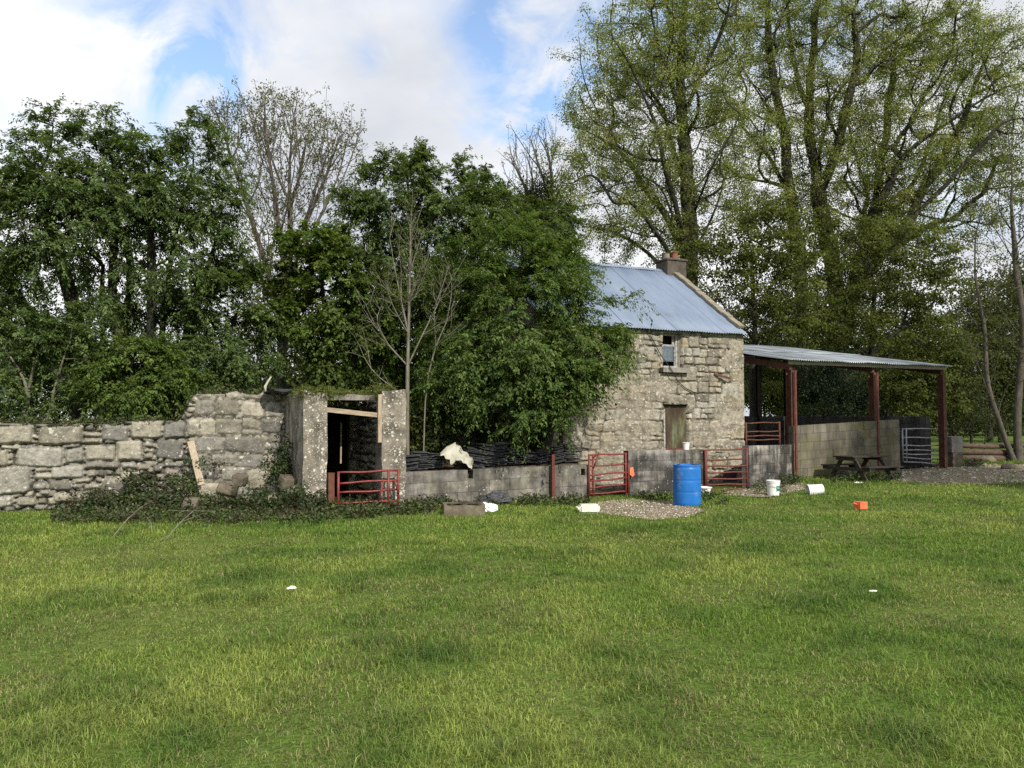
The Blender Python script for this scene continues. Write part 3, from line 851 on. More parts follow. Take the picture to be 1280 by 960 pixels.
pebbles('pebbles', [GR1], 2200, 1, 0.008, 0.028)
pebbles('pebbles', [GR2], 600, 2, 0.01, 0.035)
pebbles('pebbles', [GR3], 3600, 3, 0.012, 0.055)

# ------------------------------------------------------------------ field boundary wall of large stones, on the left
DW = 2.0
TL = t_at(-150, DW); TR = t_at(357, DW)
WL = TR - TL


def wz(px, py):
    t = t_at(px, DW)
    return t - TL, float(pp(px, py, W(t, DW)[1])[2])


hand = [(-60, 42, 533, 557), (48, 104, 532, 556), (105, 127, 540, 547), (105, 127, 547, 555), (127, 162, 531, 552), (164, 203, 525, 549), (204, 233, 528, 548), (234, 249, 523, 546),
        (22, 81, 558, 585), (-30, 13, 562, 583), (82, 106, 561, 580), (107, 145, 556, 577), (146, 179, 551, 576), (196, 230, 550, 575), (180, 194, 553, 560), (180, 194, 561, 566), (180, 194, 567, 575),
        (-40, 41, 584, 620), (45, 62, 584, 591), (45, 76, 590, 600), (64, 108, 582, 599), (110, 123, 587, 597), (125, 133, 587, 596), (108, 151, 577, 587), (152, 172, 578, 587),
        (173, 190, 580, 589), (191, 205, 582, 592), (206, 230, 577, 586), (207, 226, 587, 597), (45, 62, 603, 613), (63, 94, 600, 614), (95, 106, 604, 612), (107, 128, 605, 613), (-40, 20, 622, 638),
        (52, 68, 612, 620), (96, 116, 597, 604), (128, 150, 597, 614), (152, 175, 589, 600), (22, 50, 622, 634), (69, 90, 616, 628), (92, 128, 614, 630), (130, 160, 602, 625), (3, 27, 557, 562), (28, 42, 557, 561),
        (82, 100, 556, 560), (30, 80, 526, 531), (81, 125, 526, 531), (-60, 28, 526, 532),
        (243, 268, 500, 520), (270, 300, 500, 521), (302, 330, 503, 522), (332, 352, 502, 520), (250, 266, 492, 499), (268, 300, 490, 499), (302, 345, 491, 501),
        (251, 269, 523, 545), (270, 302, 524, 544), (304, 326, 524, 536), (304, 326, 537, 545), (328, 352, 523, 543), (236, 280, 546, 566), (282, 333, 546, 566), (335, 354, 545, 555), (335, 354, 556, 566),
        (240, 262, 568, 580), (264, 300, 568, 582), (302, 330, 568, 586), (332, 354, 568, 580), (240, 275, 582, 600), (277, 310, 584, 602), (312, 352, 588, 604), (235, 290, 604, 622), (292, 350, 606, 622),
        (-110, -62, 534, 560), (-150, -112, 534, 556), (-120, -45, 562, 590), (-150, -60, 592, 625)]
rects = []
for (a, b, c, d) in hand:
    u0, z1 = wz(a, c); u1, _ = wz(b, c); z0_ = wz((a + b) / 2, d)[1]; z1 = wz((a + b) / 2, c)[1]
    rects.append((u0 - 0.012, u1 + 0.012, z0_ - 0.008, z1 + 0.012))
U1 = wz(239, 520)[0]


def wall_top(u):
    lo = 1.60 + 0.10 * math.sin(u * 1.7) * 0.4 + 0.07 * (float(vn(u * 2.3, 0.3, 5)) - 0.5)
    hi = 2.20 + 0.18 * (float(vn(u * 3.1, 0.7, 8)) - 0.5) + 0.05 * (float(vn(u * 9, 0.7, 8)) - 0.5)
    s = float(sstep(U1 - 0.25, U1 + 0.12, u))
    return lo * (1 - s) + hi * s


STONEPAL = ((0.26, 0.242, 0.19), (0.32, 0.298, 0.235), (0.22, 0.21, 0.178), (0.29, 0.278, 0.24), (0.17, 0.165, 0.145), (0.335, 0.312, 0.25))
gw = g(*W(TL + 4, DW))
o = stone_wall('stone_wall', WL, wall_top, rects, M['rubble'], loc=(*W(TL, DW), 0), seed=3, res=0.017, joint=0.10, bulge=0.045, edge=0.06, radius=0.085,
               fill=0.12, pal=STONEPAL, jcol=(0.06, 0.053, 0.04), jmap=lambda u: 1 - 0.62 * sstep(U1 - 0.2, U1 + 0.2, u), thick=0.6, Hm=2.45, z0=-0.2)
tag(o, 'long rough wall of big lichened boulders and small packing stones, partly collapsed', 'stone wall')

# ------------------------------------------------------------------ concrete porch of the ruin
tA = t_at(380, -0.25); tB = t_at(410, -0.25); tC = t_at(478, -0.25); tD = t_at(507, -0.2)
px_, py_ = W(tA, -0.25)
zf = g(px_, py_)
porch = empty('ruined_porch', (px_, py_, zf), A, 'roofless stone and concrete doorway of a ruin with lichen spotted pillars', 'ruin')
ZP = zat(395, 490, tA, -0.25) - zf; ZQ = zat(492, 488, tC, -0.2) - zf
rng = np.random.default_rng(11)


def slab(mb, x0, x1, y0, y1, z0, z1, nx, ny, nz, amp, seed, topamp=0.0):
    """a box with slightly uneven faces"""
    def face(fn, na, nb):
        aa, bb = np.meshgrid(np.linspace(0, 1, na + 1), np.linspace(0, 1, nb + 1))
        P = fn(aa, bb).reshape(-1, 3)
        P[:, 0] += amp * 2 * (fbm(P[:, 1] * 2.3 + P[:, 2] * 2.7, P[:, 2] * 2.1 - P[:, 1], seed) - 0.5)
        P[:, 1] += amp * 2 * (fbm(P[:, 0] * 2.3 - P[:, 2] * 1.7, P[:, 2] * 2.9, seed + 3) - 0.5)
        P[:, 2] += topamp * 2 * (fbm(P[:, 0] * 4, P[:, 1] * 4, seed + 7) - 0.5) * (P[:, 2] > z1 - 0.01)
        ii = np.arange((na + 1) * (nb + 1)).reshape(nb + 1, na + 1)
        Fq = np.stack([ii[:-1, :-1], ii[:-1, 1:], ii[1:, 1:], ii[1:, :-1]], -1).reshape(-1, 4)
        mb.add(P, [tuple(f) for f in Fq])
    dx, dy, dz = x1 - x0, y1 - y0, z1 - z0
    face(lambda a, b: np.stack([x0 + a * dx, np.full(a.shape, y0), z0 + b * dz], -1), nx, nz)
    face(lambda a, b: np.stack([x1 - a * dx, np.full(a.shape, y1), z0 + b * dz], -1), nx, nz)
    face(lambda a, b: np.stack([np.full(a.shape, x0), y1 - a * dy, z0 + b * dz], -1), ny, nz)
    face(lambda a, b: np.stack([np.full(a.shape, x1), y0 + a * dy, z0 + b * dz], -1), ny, nz)
    face(lambda a, b: np.stack([x0 + a * dx, y0 + b * dy, np.full(a.shape, z1)], -1), nx, ny)
    return mb


mb = slab(MB(), 0, tB - tA, 0, 2.3, -0.2, ZP, 8, 16, 26, 0.035, 3, 0.085); mb.build('pillar', M['old_render'], porch, True)
mb = slab(MB(), tC - tA, tD - tA, 0.03, 0.45, -0.2, ZQ, 8, 5, 26, 0.03, 5, 0.11); mb.build('pillar', M['old_render'], porch)
# inner stone wall to the right of the passage, its face looking left: a relief turned a quarter
iw_len = 1.85
rr = courses(iw_len, 2.0, np.random.default_rng(5), 0.1, 0.24, 0.02, (0.9, 2.2))
GREYPAL = ((0.155, 0.15, 0.125), (0.20, 0.19, 0.16), (0.12, 0.115, 0.10), (0.24, 0.23, 0.20))
iw = stone_wall('inner_wall', iw_len, lambda u: 1.98 + 0.1 * float(vn(u * 3, 1, 2)), rr, M['rubble'], porch, loc=(tC - tA + 0.02, 2.3, -0.0), rz=-math.pi / 2,
                seed=15, joint=0.06, bulge=0.03, edge=0.05, radius=0.05, fill=0, pal=GREYPAL, thick=0.4, Hm=2.1)
# back wall with its dark doorway
bw = tC - tA + 0.5
rr = courses(bw, 2.0, np.random.default_rng(6), 0.1, 0.24, 0.02, (0.9, 2.2))
stone_wall('back_wall', bw, lambda u: 1.95, rr, M['rubble'], porch, loc=(0.1, 2.05, 0), rz=0, seed=16, joint=0.06, bulge=0.03, edge=0.05, radius=0.05, fill=0,
           pal=GREYPAL, thick=0.4, Hm=2.0, openings=((tB - tA + 0.20 - 0.1 , tC - tA - 0.12 - 0.1, -0.2, 1.8),))
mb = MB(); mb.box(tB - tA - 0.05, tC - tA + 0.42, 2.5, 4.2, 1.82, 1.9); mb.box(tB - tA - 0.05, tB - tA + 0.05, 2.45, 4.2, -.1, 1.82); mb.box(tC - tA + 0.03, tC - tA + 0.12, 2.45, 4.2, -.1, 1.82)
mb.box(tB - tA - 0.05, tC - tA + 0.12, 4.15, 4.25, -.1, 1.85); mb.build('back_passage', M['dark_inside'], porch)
mb = slab(MB(), tB - tA - 0.02, tC - tA + 0.05, 0.75, 2.45, min(ZP, ZQ) - 0.12, min(ZP, ZQ) - 0.02, 10, 16, 2, 0.03, 8, 0.05); mb.build('roof_slab', M['concrete'], porch)
# timbers
ta = lambda px: t_at(px, -0.2) - tA
zz_ = lambda px, py: zat(px, py, t_at(px, -0.2), -0.2) - zf
mb = MB(); mb.beam((ta(410) - 0.03, 0.10, zz_(410, 512)), (ta(474), 0.10, zz_(474, 519)), 0.07, 0.085, 0.0); mb.build('crossbeam', M['wood_h'], porch)
mb = MB(); mb.beam((ta(474.5), 0.03, zz_(474, 493)), (ta(474.5), 0.03, zz_(474, 553)), 0.07, 0.05); mb.build('door_post', M['wood'], porch)
mb = MB(); mb.beam((ta(426) + 0.42, 2.02 - 0.03, 0.75), (ta(426) + 0.42, 2.02 - 0.03, 1.6), 0.03, 0.03); mb.build('inner_post', M['wood'], porch)
# short rusty sheet by the opening
o = empty('rusty_post', Wl(t_at(415, -0.3), -0.3, zf), A, 'short rusty brown stub post beside the lichened pillar', 'post')
mb = MB(); slab(mb, -0.055, 0.055, -0.03, 0.07, -0.1, zat(415, 592, t_at(415, -0.3), -0.3) - zf, 2, 2, 8, 0.01, 4); mb.build('post_body', M['rust'], o)
mb = MB(); mb.box(-0.06, 0.06, -0.035, 0.075, zat(415, 592, t_at(415, -0.3), -0.3) - zf, zat(415, 592, t_at(415, -0.3), -0.3) - zf + 0.012); mb.build('cap', M['rust'], o)

# crumpled roofing sheet on the porch corner
rng = np.random.default_rng(2)
q = Wl(t_at(351, 1.75), 1.75, zat(351, 488, t_at(351, 1.75), 1.75))
mb = MB(); n = 9
aa, bb = np.meshgrid(np.linspace(-0.30, 0.35, 14), np.linspace(-0.3, 0.3, n))
zzv = 0.05 * np.sin(aa * 9 + bb * 4) - 0.14 * (aa + 0.35) ** 2 + 0.04 * fbm(aa * 5, bb * 5, 2)
P = np.stack([aa, bb, zzv], -1).reshape(-1, 3); ii = np.arange(14 * n).reshape(n, 14)
fq = [tuple(f) for f in np.stack([ii[:-1, :-1], ii[:-1, 1:], ii[1:, 1:], ii[1:, :-1]], -1).reshape(-1, 4)]
mb.add(P, fq); mb.add(P + np.array([0, 0, -0.012]), [f[::-1] for f in fq])
o = mb.build('roofing_felt', M['slate'], smooth=True, loc=q, rz=A)
tag(o, 'torn dark roofing sheet curling over the corner between boulder wall and porch', 'roofing sheet')
mb = MB(); mb.tube([(0, 0, 0), (-0.03, 0.02, 0.10), (0.03, 0.05, 0.22), (0.08, 0.05, 0.30)], [0.035, 0.03, 0.022, 0.012], 7)
o = mb.build('plastic_scrap', M['sack'], smooth=True, loc=(q[0] - 0.22, q[1] - 0.25, q[2] - 0.03)); tag(o, 'pale twisted plastic scrap caught on the torn roofing sheet', 'plastic scrap')

# ------------------------------------------------------------------ block walls
def block_wall(name, t0, d0, t1, d1, ztop0, ztop1, mat, label, thick=0.2, course=0.225, holes=(), seed=1, tone=(0.255, 0.24, 0.21), bl=0.45, cap=None, base=-0.15):
    p0 = np.array(W(t0, d0)); p1 = np.array(W(t1, d1)); L = float(np.linalg.norm(p1 - p0)); rz = math.atan2(*(p1 - p0)[::-1])
    z0 = min(g(*p0), g(*p1))
    rng = np.random.default_rng(seed); mb = MB()
    m = min(ztop0, ztop1) - z0; slope = (ztop1 - ztop0) / L
    nc = max(1, round((m - 0.0) / course)); off = m - nc * course
    k = -1
    while True:
        zb = off + (nc - 1) * course - (k + 1) * course
        if k == -1: zb = off + (nc - 1) * course
        zt = zb + course - 0.010
        if zt < base: break
        x = -bl * (0.5 if (k % 2) else 0.0) - 0.0
        while x < L:
            a = max(0, x); b = min(L, x + bl - 0.011)
            skip = any(h0 < (a + b) / 2 < h1 and a0 < (zb + zt) / 2 < a1 for (h0, h1, a0, a1) in holes)
            if b - a > 0.03 and not skip:
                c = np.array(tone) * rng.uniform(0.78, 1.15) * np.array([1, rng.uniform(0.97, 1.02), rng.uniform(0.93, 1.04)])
                j = rng.uniform(0, 0.008)
                s0 = slope * a if ztop0 < ztop1 else slope * (a - L); s1 = slope * b if ztop0 < ztop1 else slope * (b - L)
                V = np.array([[a, j, zb + s0], [b, j, zb + s1], [a, thick - j, zb + s0], [b, thick - j, zb + s1], [a, j, zt + s0], [b, j, zt + s1], [a, thick - j, zt + s0], [b, thick - j, zt + s1]])
                V += rng.uniform(-0.003, 0.003, V.shape)
                mb.add(V, [(0, 2, 3, 1), (4, 5, 7, 6), (0, 1, 5, 4), (2, 6, 7, 3), (0, 4, 6, 2), (1, 3, 7, 5)], c)
            x += bl
        k += 1
        if k > 12: break
    # mortar core
    sa = slope * 0 if ztop0 < ztop1 else -slope * L; sb = slope * L if ztop0 < ztop1 else 0
    cuts = [(0.004, L - 0.004, base, m - 0.016)]
    for (h0, h1, a0, a1) in holes:
        nw = []
        for (a, b, lo, hi) in cuts:
            if h1 <= a or h0 >= b: nw.append((a, b, lo, hi)); continue
            if h0 > a: nw.append((a, h0, lo, hi))
            if h1 < b: nw.append((h1, b, lo, hi))
            if a0 > lo: nw.append((max(a, h0), min(b, h1), lo, a0))
            if a1 < hi: nw.append((max(a, h0), min(b, h1), a1, hi))
        cuts = nw
    for (a, b, lo, hi) in cuts:
        fa = sa + (sb - sa) * a / L; fb = sa + (sb - sa) * b / L
        y0, y1 = 0.011, thick - 0.011
        mb.add([[a, y0, lo], [b, y0, lo], [a, y1, lo], [b, y1, lo], [a, y0, hi + fa], [b, y0, hi + fb], [a, y1, hi + fa], [b, y1, hi + fb]],
               [(0, 2, 3, 1), (4, 5, 7, 6), (0, 1, 5, 4), (2, 6, 7, 3), (0, 4, 6, 2), (1, 3, 7, 5)], np.array(tone) * 0.8)
    o = mb.build(name, mat, loc=(p0[0], p0[1], z0), rz=rz)
    tag(o, label, 'block wall')
    return o


t503, t735 = t_at(504, 0), t_at(736, 0)
tn = t_at(585, 0) - t503; th_ = t_at(725, 0) - t503
tmid = t_at(690, 0)
za = zat(545, 588.5, t_at(545, 0), 0)
block_wall('block_wall', t503, 0, t735, 0, zat(504, 590, t503, 0), zat(736, 577, t735, 0) - 0.05, M['block'],
           'low grey concrete block wall under the slate piles, between two red gates', seed=4, holes=((tn, tn + 0.12, 0.46, 9), (th_, th_ + 0.12, 0.36, 0.62)))
tB0, tB1 = t_at(785, 0), t_at(881, 0)
block_wall('block_wall', tB0, 0, tB1, 0, zat(785, 563, tB0, 0), zat(881, 561.5, tB1, 0), M['block_black'],
           'black stained concrete block wall behind the blue barrel', seed=7, tone=(0.30, 0.285, 0.26))
tC0, tC1 = t_at(936, 0.0), t_at(990, 1.25)
block_wall('block_wall', tC0, 0.0, tC1, 1.22, zat(936, 557, tC0, 0.0), zat(989, 555.5, tC1, 1.25), M['block_black'],
           'blackened block wall running from the house corner to the shed post', seed=9, tone=(0.36, 0.34, 0.31), bl=0.42)
SD = 1.3
t990, t1125 = t_at(991, SD - 0.22), t_at(1124, SD - 0.22)
block_wall('block_wall', t990 + 0.02, SD - 0.22, t1125, SD - 0.22, zat(990, 532, t990, SD - 0.22), zat(1125, 524, t1125, SD - 0.22), M['block_green'],
           'tall green stained block wall of the shed behind the picnic table', seed=12, tone=(0.165, 0.15, 0.115))
tS0, tS1 = t_at(986, SD), t_at(1175, SD)
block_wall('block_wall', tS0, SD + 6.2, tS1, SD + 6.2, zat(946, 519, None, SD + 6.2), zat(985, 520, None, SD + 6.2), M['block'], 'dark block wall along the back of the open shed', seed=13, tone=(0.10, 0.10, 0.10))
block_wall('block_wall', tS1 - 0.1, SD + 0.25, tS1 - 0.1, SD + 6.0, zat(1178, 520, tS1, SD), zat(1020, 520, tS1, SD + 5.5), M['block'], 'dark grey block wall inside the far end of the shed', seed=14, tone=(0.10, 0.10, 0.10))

# ------------------------------------------------------------------ steel gates
def gate(name, label, p0, p1, z00, rails, mat, stiles=(0.0, 1.0), r=0.019, rs=0.022, extra=(), ztop=None, zbot=None, cat='gate'):
    """rails: heights above the foot at both ends; extra: loose members (u0, z0, u1, z1)"""
    p0 = np.array(p0); p1 = np.array(p1); L = float(np.linalg.norm(p1 - p0)); rz = math.atan2(*(p1 - p0)[::-1])
    t = empty(name, (p0[0], p0[1], z00), rz, label, cat)
    for u in stiles:
        lo = zbot if zbot is not None else min(rails[-1]); hi = ztop if ztop is not None else None
        za = rails[0][0] + (rails[0][1] - rails[0][0]) * u; zb = rails[-1][0] + (rails[-1][1] - rails[-1][0]) * u
        MB().tube([(u * L, 0, zb - 0.02), (u * L, 0, (za + zb) / 2), (u * L, 0, za + 0.02)], rs, 8).build('stile', M[mat], t, True)
    for (a, b) in rails:
        n = 7
        pts = [(L * s / (n - 1), 0.006 * math.sin(s * 2.1 + a * 9), a + (b - a) * s / (n - 1) + 0.008 * math.sin(s * 1.3 + a * 20)) for s in range(n)]
        MB().tube(pts, r, 8).build('rail', M[mat], t, True)
    for (u0, a, u1, b) in extra:
        MB().tube([(u0 * L, -0.03, a), ((u0 + u1) / 2 * L, -0.03, (a + b) / 2), (u1 * L, -0.03, b)], r * 0.9, 8).build('brace', M[mat], t, True)
    return t


def zs(px, py, d):
    return zat(px, py, t_at(px, d), d)


d1 = -0.45
z0 = g(*W(t_at(424, d1), d1))
f = lambda a, b: (zs(424, a, d1) - z0, zs(499, b, d1) - z0)
gate('sheep_gate', 'bright red tubular sheep gate across the porch doorway', W(t_at(424, d1), d1), W(t_at(498.5, d1), d1), z0,
     [f(591, 588), f(604, 600), f(616, 612), f(629, 626), f(639, 636)], 'red_gate', stiles=(0, 0.83, 1.0), r=0.02, rs=0.025,
     extra=((0.74, f(604, 600)[1], 0.66, f(628, 625)[1]), (0.93, f(600, 600)[1] , 1.0, f(620, 617)[1])))
d2 = -0.05
z0 = g(*W(t_at(760, d2), d2))
f = lambda a, b: (zs(735, a, d2) - z0, zs(784, b, d2) - z0)
gate('sheep_gate', 'rusty red sheep gate between the grey wall and the black stained wall', W(t_at(736, d2), d2), W(t_at(783, d2), d2), z0,
     [f(569, 567), f(583, 580), f(594, 590), f(602, 597), f(610, 605), f(618, 614), f(626, 622)], 'red_gate', stiles=(0, 0.10, 0.97), r=0.018, rs=0.022,
     extra=((0.1, f(572, 567)[0] + 0.0, 0.25, f(566, 565)[0]), (0.1, f(585, 585)[0], 0.22, f(569, 567)[0])))
f = lambda a, b: (zs(881, a, d2) - z0, zs(934, b, d2) - z0)
gate('sheep_gate', 'dark red sheep gate to the right of the blue barrel', W(t_at(881, d2), d2), W(t_at(933.5, d2), d2), z0,
     [f(563, 561), f(575, 574), f(583, 582), f(591, 590), f(599, 598), f(606, 605), f(612, 612)], 'rust_red', stiles=(0, 0.02, 0.98), r=0.019, rs=0.024)
d3 = SD + 0.25
z0 = g(*W(t_at(950, d3), d3))
f = lambda a, b: (zs(932, a, d3) - z0, zs(974, b, d3) - z0)
gate('pen_hurdle', 'low red pen hurdle standing behind the blackened wall by the house corner', W(t_at(932, d3), d3), W(t_at(974, d3), d3), z0,
     [f(529, 528), f(540, 539), f(545, 544.5), f(550, 549.5), f(562, 562)], 'rust', stiles=(0, 1.0), r=0.018, rs=0.03)
d4 = SD + 0.1
z0 = g(*W(t_at(1150, d4), d4))
f = lambda a, b: (zs(1126, a, d4) - z0, zs(1176, b, d4) - z0)
gate('field_gate', 'grey galvanised field gate across the end bay of the shed', W(t_at(1127, d4), d4), W(t_at(1174, d4), d4), z0,
     [f(536, 536), f(547, 547), f(557, 557), f(562.5, 563), f(567.5, 568.5), f(572, 574.5), f(577, 580)], 'galv', stiles=(0.0, 0.10, 1.0), r=0.02, rs=0.024)

# loose post on the grey wall
tP = t_at(690.5, -0.06); zP = g(*W(tP, -0.06))
o = empty('steel_post', Wl(tP, -0.07, zP), A, 'upright rusty angle iron post standing against the low grey wall', 'post')
hP = zs(690, 568, -0.06) - zP
MB().box(-0.045, 0.045, -0.008, 0.0, -0.2, hP).build('flange', M['rust_red'], o)
MB().box(-0.045, -0.037, -0.06, -0.0085, -0.2, hP).build('web', M['rust_red'], o)
# gate post with an orange tag
tP = t_at(786.5, -0.06)
o = empty('steel_post', Wl(tP - 0.03, -0.06, 0), A, 'thin red steel gatepost carrying the orange tag', 'post')
MB().tube([(0, 0, -0.1), (0, 0, 0.5), (0, 0, zs(785, 577, -0.06))], 0.028, 8).build('post_body', M['rust_red'], o, True)
zc = zs(785, 577, -0.06)
MB().box(-0.034, 0.034, -0.034, 0.034, zc, zc + 0.015).build('cap', M['rust_red'], o)
mb = MB(); zt = zs(785, 585, -0.08)
mb.add([[-0.045, -0.03, zt], [0.03, -0.04, zt + 0.02], [0.055, -0.05, zt - 0.15], [0.0, -0.06, zt - 0.19], [-0.06, -0.05, zt - 0.14],
        [-0.045, -0.012, zt], [0.03, -0.02, zt + 0.02], [0.055, -0.03, zt - 0.15], [0.0, -0.035, zt - 0.19], [-0.06, -0.03, zt - 0.14]],
       [(0, 1, 2, 3, 4), (9, 8, 7, 6, 5), (0, 5, 6, 1), (1, 6, 7, 2), (2, 7, 8, 3), (3, 8, 9, 4), (4, 9, 5, 0)])
tag(mb.build('plastic_tag', M['orange'], loc=Wl(tP + 0.035, -0.06, 0), rz=A), 'small orange plastic scrap hanging on a red gatepost', 'plastic scrap')

# ------------------------------------------------------------------ the cottage
HD = 1.3; T1 = t_at(930, HD); HL = 5.6; T0 = T1 - HL; HDEP = 6.2
hx, hy = W(T0, HD); hz = g(*W(T1 - 2, HD)) * 0.5
EAVE = zs(930, 415, HD) - hz - 0.02; RIDGE = EAVE + 2.08
house = empty('stone_cottage', (hx, hy, hz), A, 'two storey rubble stone cottage with blue-grey corrugated iron roof', 'house')
hu = lambda px: t_at(px, HD) - T0
hv = lambda px, py: zs(px, py, HD) - hz
wx0, wx1, wz0, wz1 = hu(829), hu(854), hv(840, 459.5), hv(840, 416.5)
dx0, dx1, dz1 = hu(829.5), hu(861), hv(845, 505.5)
rng = np.random.default_rng(21)
rr = courses(HL, EAVE, rng, 0.15, 0.34, 0.010, (0.7, 2.0), 0.32)
# long stones over and under the openings, dressed stones at the corner
rr += [(dx0 - 0.25, dx1 + 0.15, dz1 + 0.01, dz1 + 0.24), (wx0 - 0.2, wx1 + 0.2, wz1 + 0.01, wz1 + 0.14)]
rr += [(HL - (0.45 if k % 2 else 0.7), HL + 0.1, 0.06 + k * 0.36, 0.06 + k * 0.36 + 0.34) for k in range(11)]
HPAL = ((0.31, 0.282, 0.222), (0.35, 0.32, 0.25), (0.265, 0.245, 0.198), (0.32, 0.305, 0.26), (0.235, 0.215, 0.172), (0.37, 0.335, 0.26), (0.285, 0.245, 0.172))


def hpatch(U, Z):
    a = sstep(wx0 - 0.15, wx0 - 0.9, U + 0.7 * (fbm(U * 1.6, Z * 1.6, 8) - 0.5))
    a = a * sstep(0.30, 0.55, fbm(U * 1.3, Z * 1.3, 12)) * 0.85
    b = sstep(0.50, 0.66, fbm(U * 1.6 + 9, Z * 1.6, 41)) * 0.75
    return np.clip(np.maximum(a, b), 0, 0.9)


stone_wall('wall', HL, lambda u: EAVE + 0.02, rr, M['house_stone'], house, rz=0, seed=23, res=0.015, joint=0.034, bulge=0.016, edge=0.022, radius=0.045, warp=0.036,
           fill=0, pal=HPAL, jcol=(0.115, 0.10, 0.075), openings=((wx0, wx1, wz0, wz1), (dx0, dx1, -0.2, dz1)), thick=0.5, Hm=EAVE + 0.02, patch=hpatch)
# gables and back wall
for nm, xa, xb in (('gable_wall', HL - 0.45, HL - 0.004), ('gable_wall', 0.004, 0.45)):
    mb = MB()
    yv = [0.502, HDEP, HDEP, HDEP / 2, 0.502]; zv = [-0.2, -0.2, EAVE - 0.02, RIDGE - 0.03, EAVE + 0.28]
    V = [[x, y, z] for x in (xa, xb) for y, z in zip(yv, zv)]
    mb.add(V, [(4, 3, 2, 1, 0), (5, 6, 7, 8, 9), (0, 1, 6, 5), (1, 2, 7, 6), (2, 3, 8, 7), (3, 4, 9, 8), (4, 0, 5, 9)], (0.36, 0.33, 0.26))
    mb.build(nm, M['house_stone'], house)
MB().box(0.452, HL - 0.452, HDEP - 0.45, HDEP - 0.002, -0.2, EAVE - 0.02, (0.36, 0.33, 0.26)).build('back_wall', M['house_stone'], house)
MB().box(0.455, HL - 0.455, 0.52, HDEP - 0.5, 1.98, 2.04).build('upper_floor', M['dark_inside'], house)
# corrugated roof
SL = math.atan2(2.08, HDEP / 2)


def corrugated(name, x0, x1, y0, zf0, y1, zf1, mat, parent, pitch=0.076, amp=0.011, sheet=0.66, rows=1, seed=0, th=0.004, wav=0.0):
    """sheets side by side lapping by one corrugation, rows lapping downhill"""
    rng = np.random.default_rng(seed); mb = MB()
    d = np.array([y1 - y0, zf1 - zf0]); L = np.linalg.norm(d); d /= L; nv = np.array([-d[1], d[0]])
    nsh = max(1, round((x1 - x0) / sheet)); sw = (x1 - x0) / nsh
    for row in range(rows):
        for i in range(nsh):
            a = x0 + i * sw; b = a + sw + pitch * 0.9
            b = min(b, x1)
            xs = np.arange(a, b + 1e-6, pitch / 8)
            s0 = L * row / rows - (0.1 if row else 0) + rng.uniform(-0.006, 0.006); s1 = L * (row + 1) / rows
            lift = 0.010 * (i % 2) + 0.009 * row + rng.uniform(0, 0.003)
            ss = np.linspace(s0, s1, 6)
            XX, SS = np.meshgrid(xs, ss)
            hh = amp * np.sin(XX / pitch * 2 * math.pi) + lift + wav * (fbm(XX * 1.5, SS * 1.5, seed) - 0.5)
            Yv = y0 + d[0] * SS + nv[0] * hh; Zv = zf0 + d[1] * SS + nv[1] * hh
            P = np.stack([XX, Yv, Zv], -1).reshape(-1, 3); nn = XX.shape
            ii = np.arange(XX.size).reshape(nn)
            fq = np.stack([ii[:-1, :-1], ii[:-1, 1:], ii[1:, 1:], ii[1:, :-1]], -1).reshape(-1, 4)
            Pb = P - np.array([0, nv[0], nv[1]]) * th
            V = np.concatenate([P, Pb]); fb = fq[:, ::-1] + len(P)
            e = [np.stack([ii[0, 1:], ii[0, :-1], ii[0, :-1] + len(P), ii[0, 1:] + len(P)], -1), np.stack([ii[-1, :-1], ii[-1, 1:], ii[-1, 1:] + len(P), ii[-1, :-1] + len(P)], -1),
                 np.stack([ii[:-1, 0], ii[1:, 0], ii[1:, 0] + len(P), ii[:-1, 0] + len(P)], -1), np.stack([ii[1:, -1], ii[:-1, -1], ii[:-1, -1] + len(P), ii[1:, -1] + len(P)], -1)]
            allf = np.concatenate([fq, fb] + e)
            mb.add(V, [tuple(f) for f in allf])
    return mb.build(name, mat, parent, True)


OV = 0.16
roof = corrugated('roof', -0.1, HL + 0.02, -OV, EAVE + 0.05 - OV * math.tan(SL), HDEP / 2, RIDGE + 0.05, M['roof'], house, sheet=0.72, seed=3, wav=0.012)
corrugated('roof', -0.1, HL + 0.02, HDEP + OV, EAVE + 0.05 - OV * math.tan(SL), HDEP / 2, RIDGE + 0.045, M['roof'], house, sheet=0.72, seed=4)
mb = MB()
xs_ = np.linspace(-0.1, HL - 0.3, 24)
mb.add([[x, HDEP / 2 + yy, RIDGE + 0.066 + zz__ + 0.004 * math.sin(x * 7)] for x in xs_ for (yy, zz__) in ((-0.13, -0.075), (0, 0.012), (0.13, -0.075))],
       [(3 * i + k, 3 * i + 3 + k, 3 * i + 4 + k, 3 * i + 1 + k) for i in range(23) for k in (0, 1)])
mb.build('ridge_cap', M['roof'], roof)
# gable coping
cy = HDEP / 2; mb = MB()
pts = [(0.05, EAVE + 0.17), (0.28, EAVE + 0.31)]
prof = []
for s in np.linspace(0.05, 1.0, 15):
    yy = -OV + 0.02 + s * (cy + OV - 0.02); prof.append((yy, EAVE + 0.12 + (yy) * math.tan(SL)))
rng = np.random.default_rng(4)
for (a, b) in zip(prof[:-1], prof[1:]):
    j = rng.uniform(-0.012, 0.012)
    p = np.array([0, a[0], a[1] + j]); q = np.array([0, b[0], b[1] + j]); q = p + (q - p) * 0.985
    mb.beam((HL - 0.04 + j, p[1], p[2]), (HL - 0.04 + j, q[1], q[2]), 0.19, 0.085)
mb.build('coping', M['coping'], house, bevel=0.015)
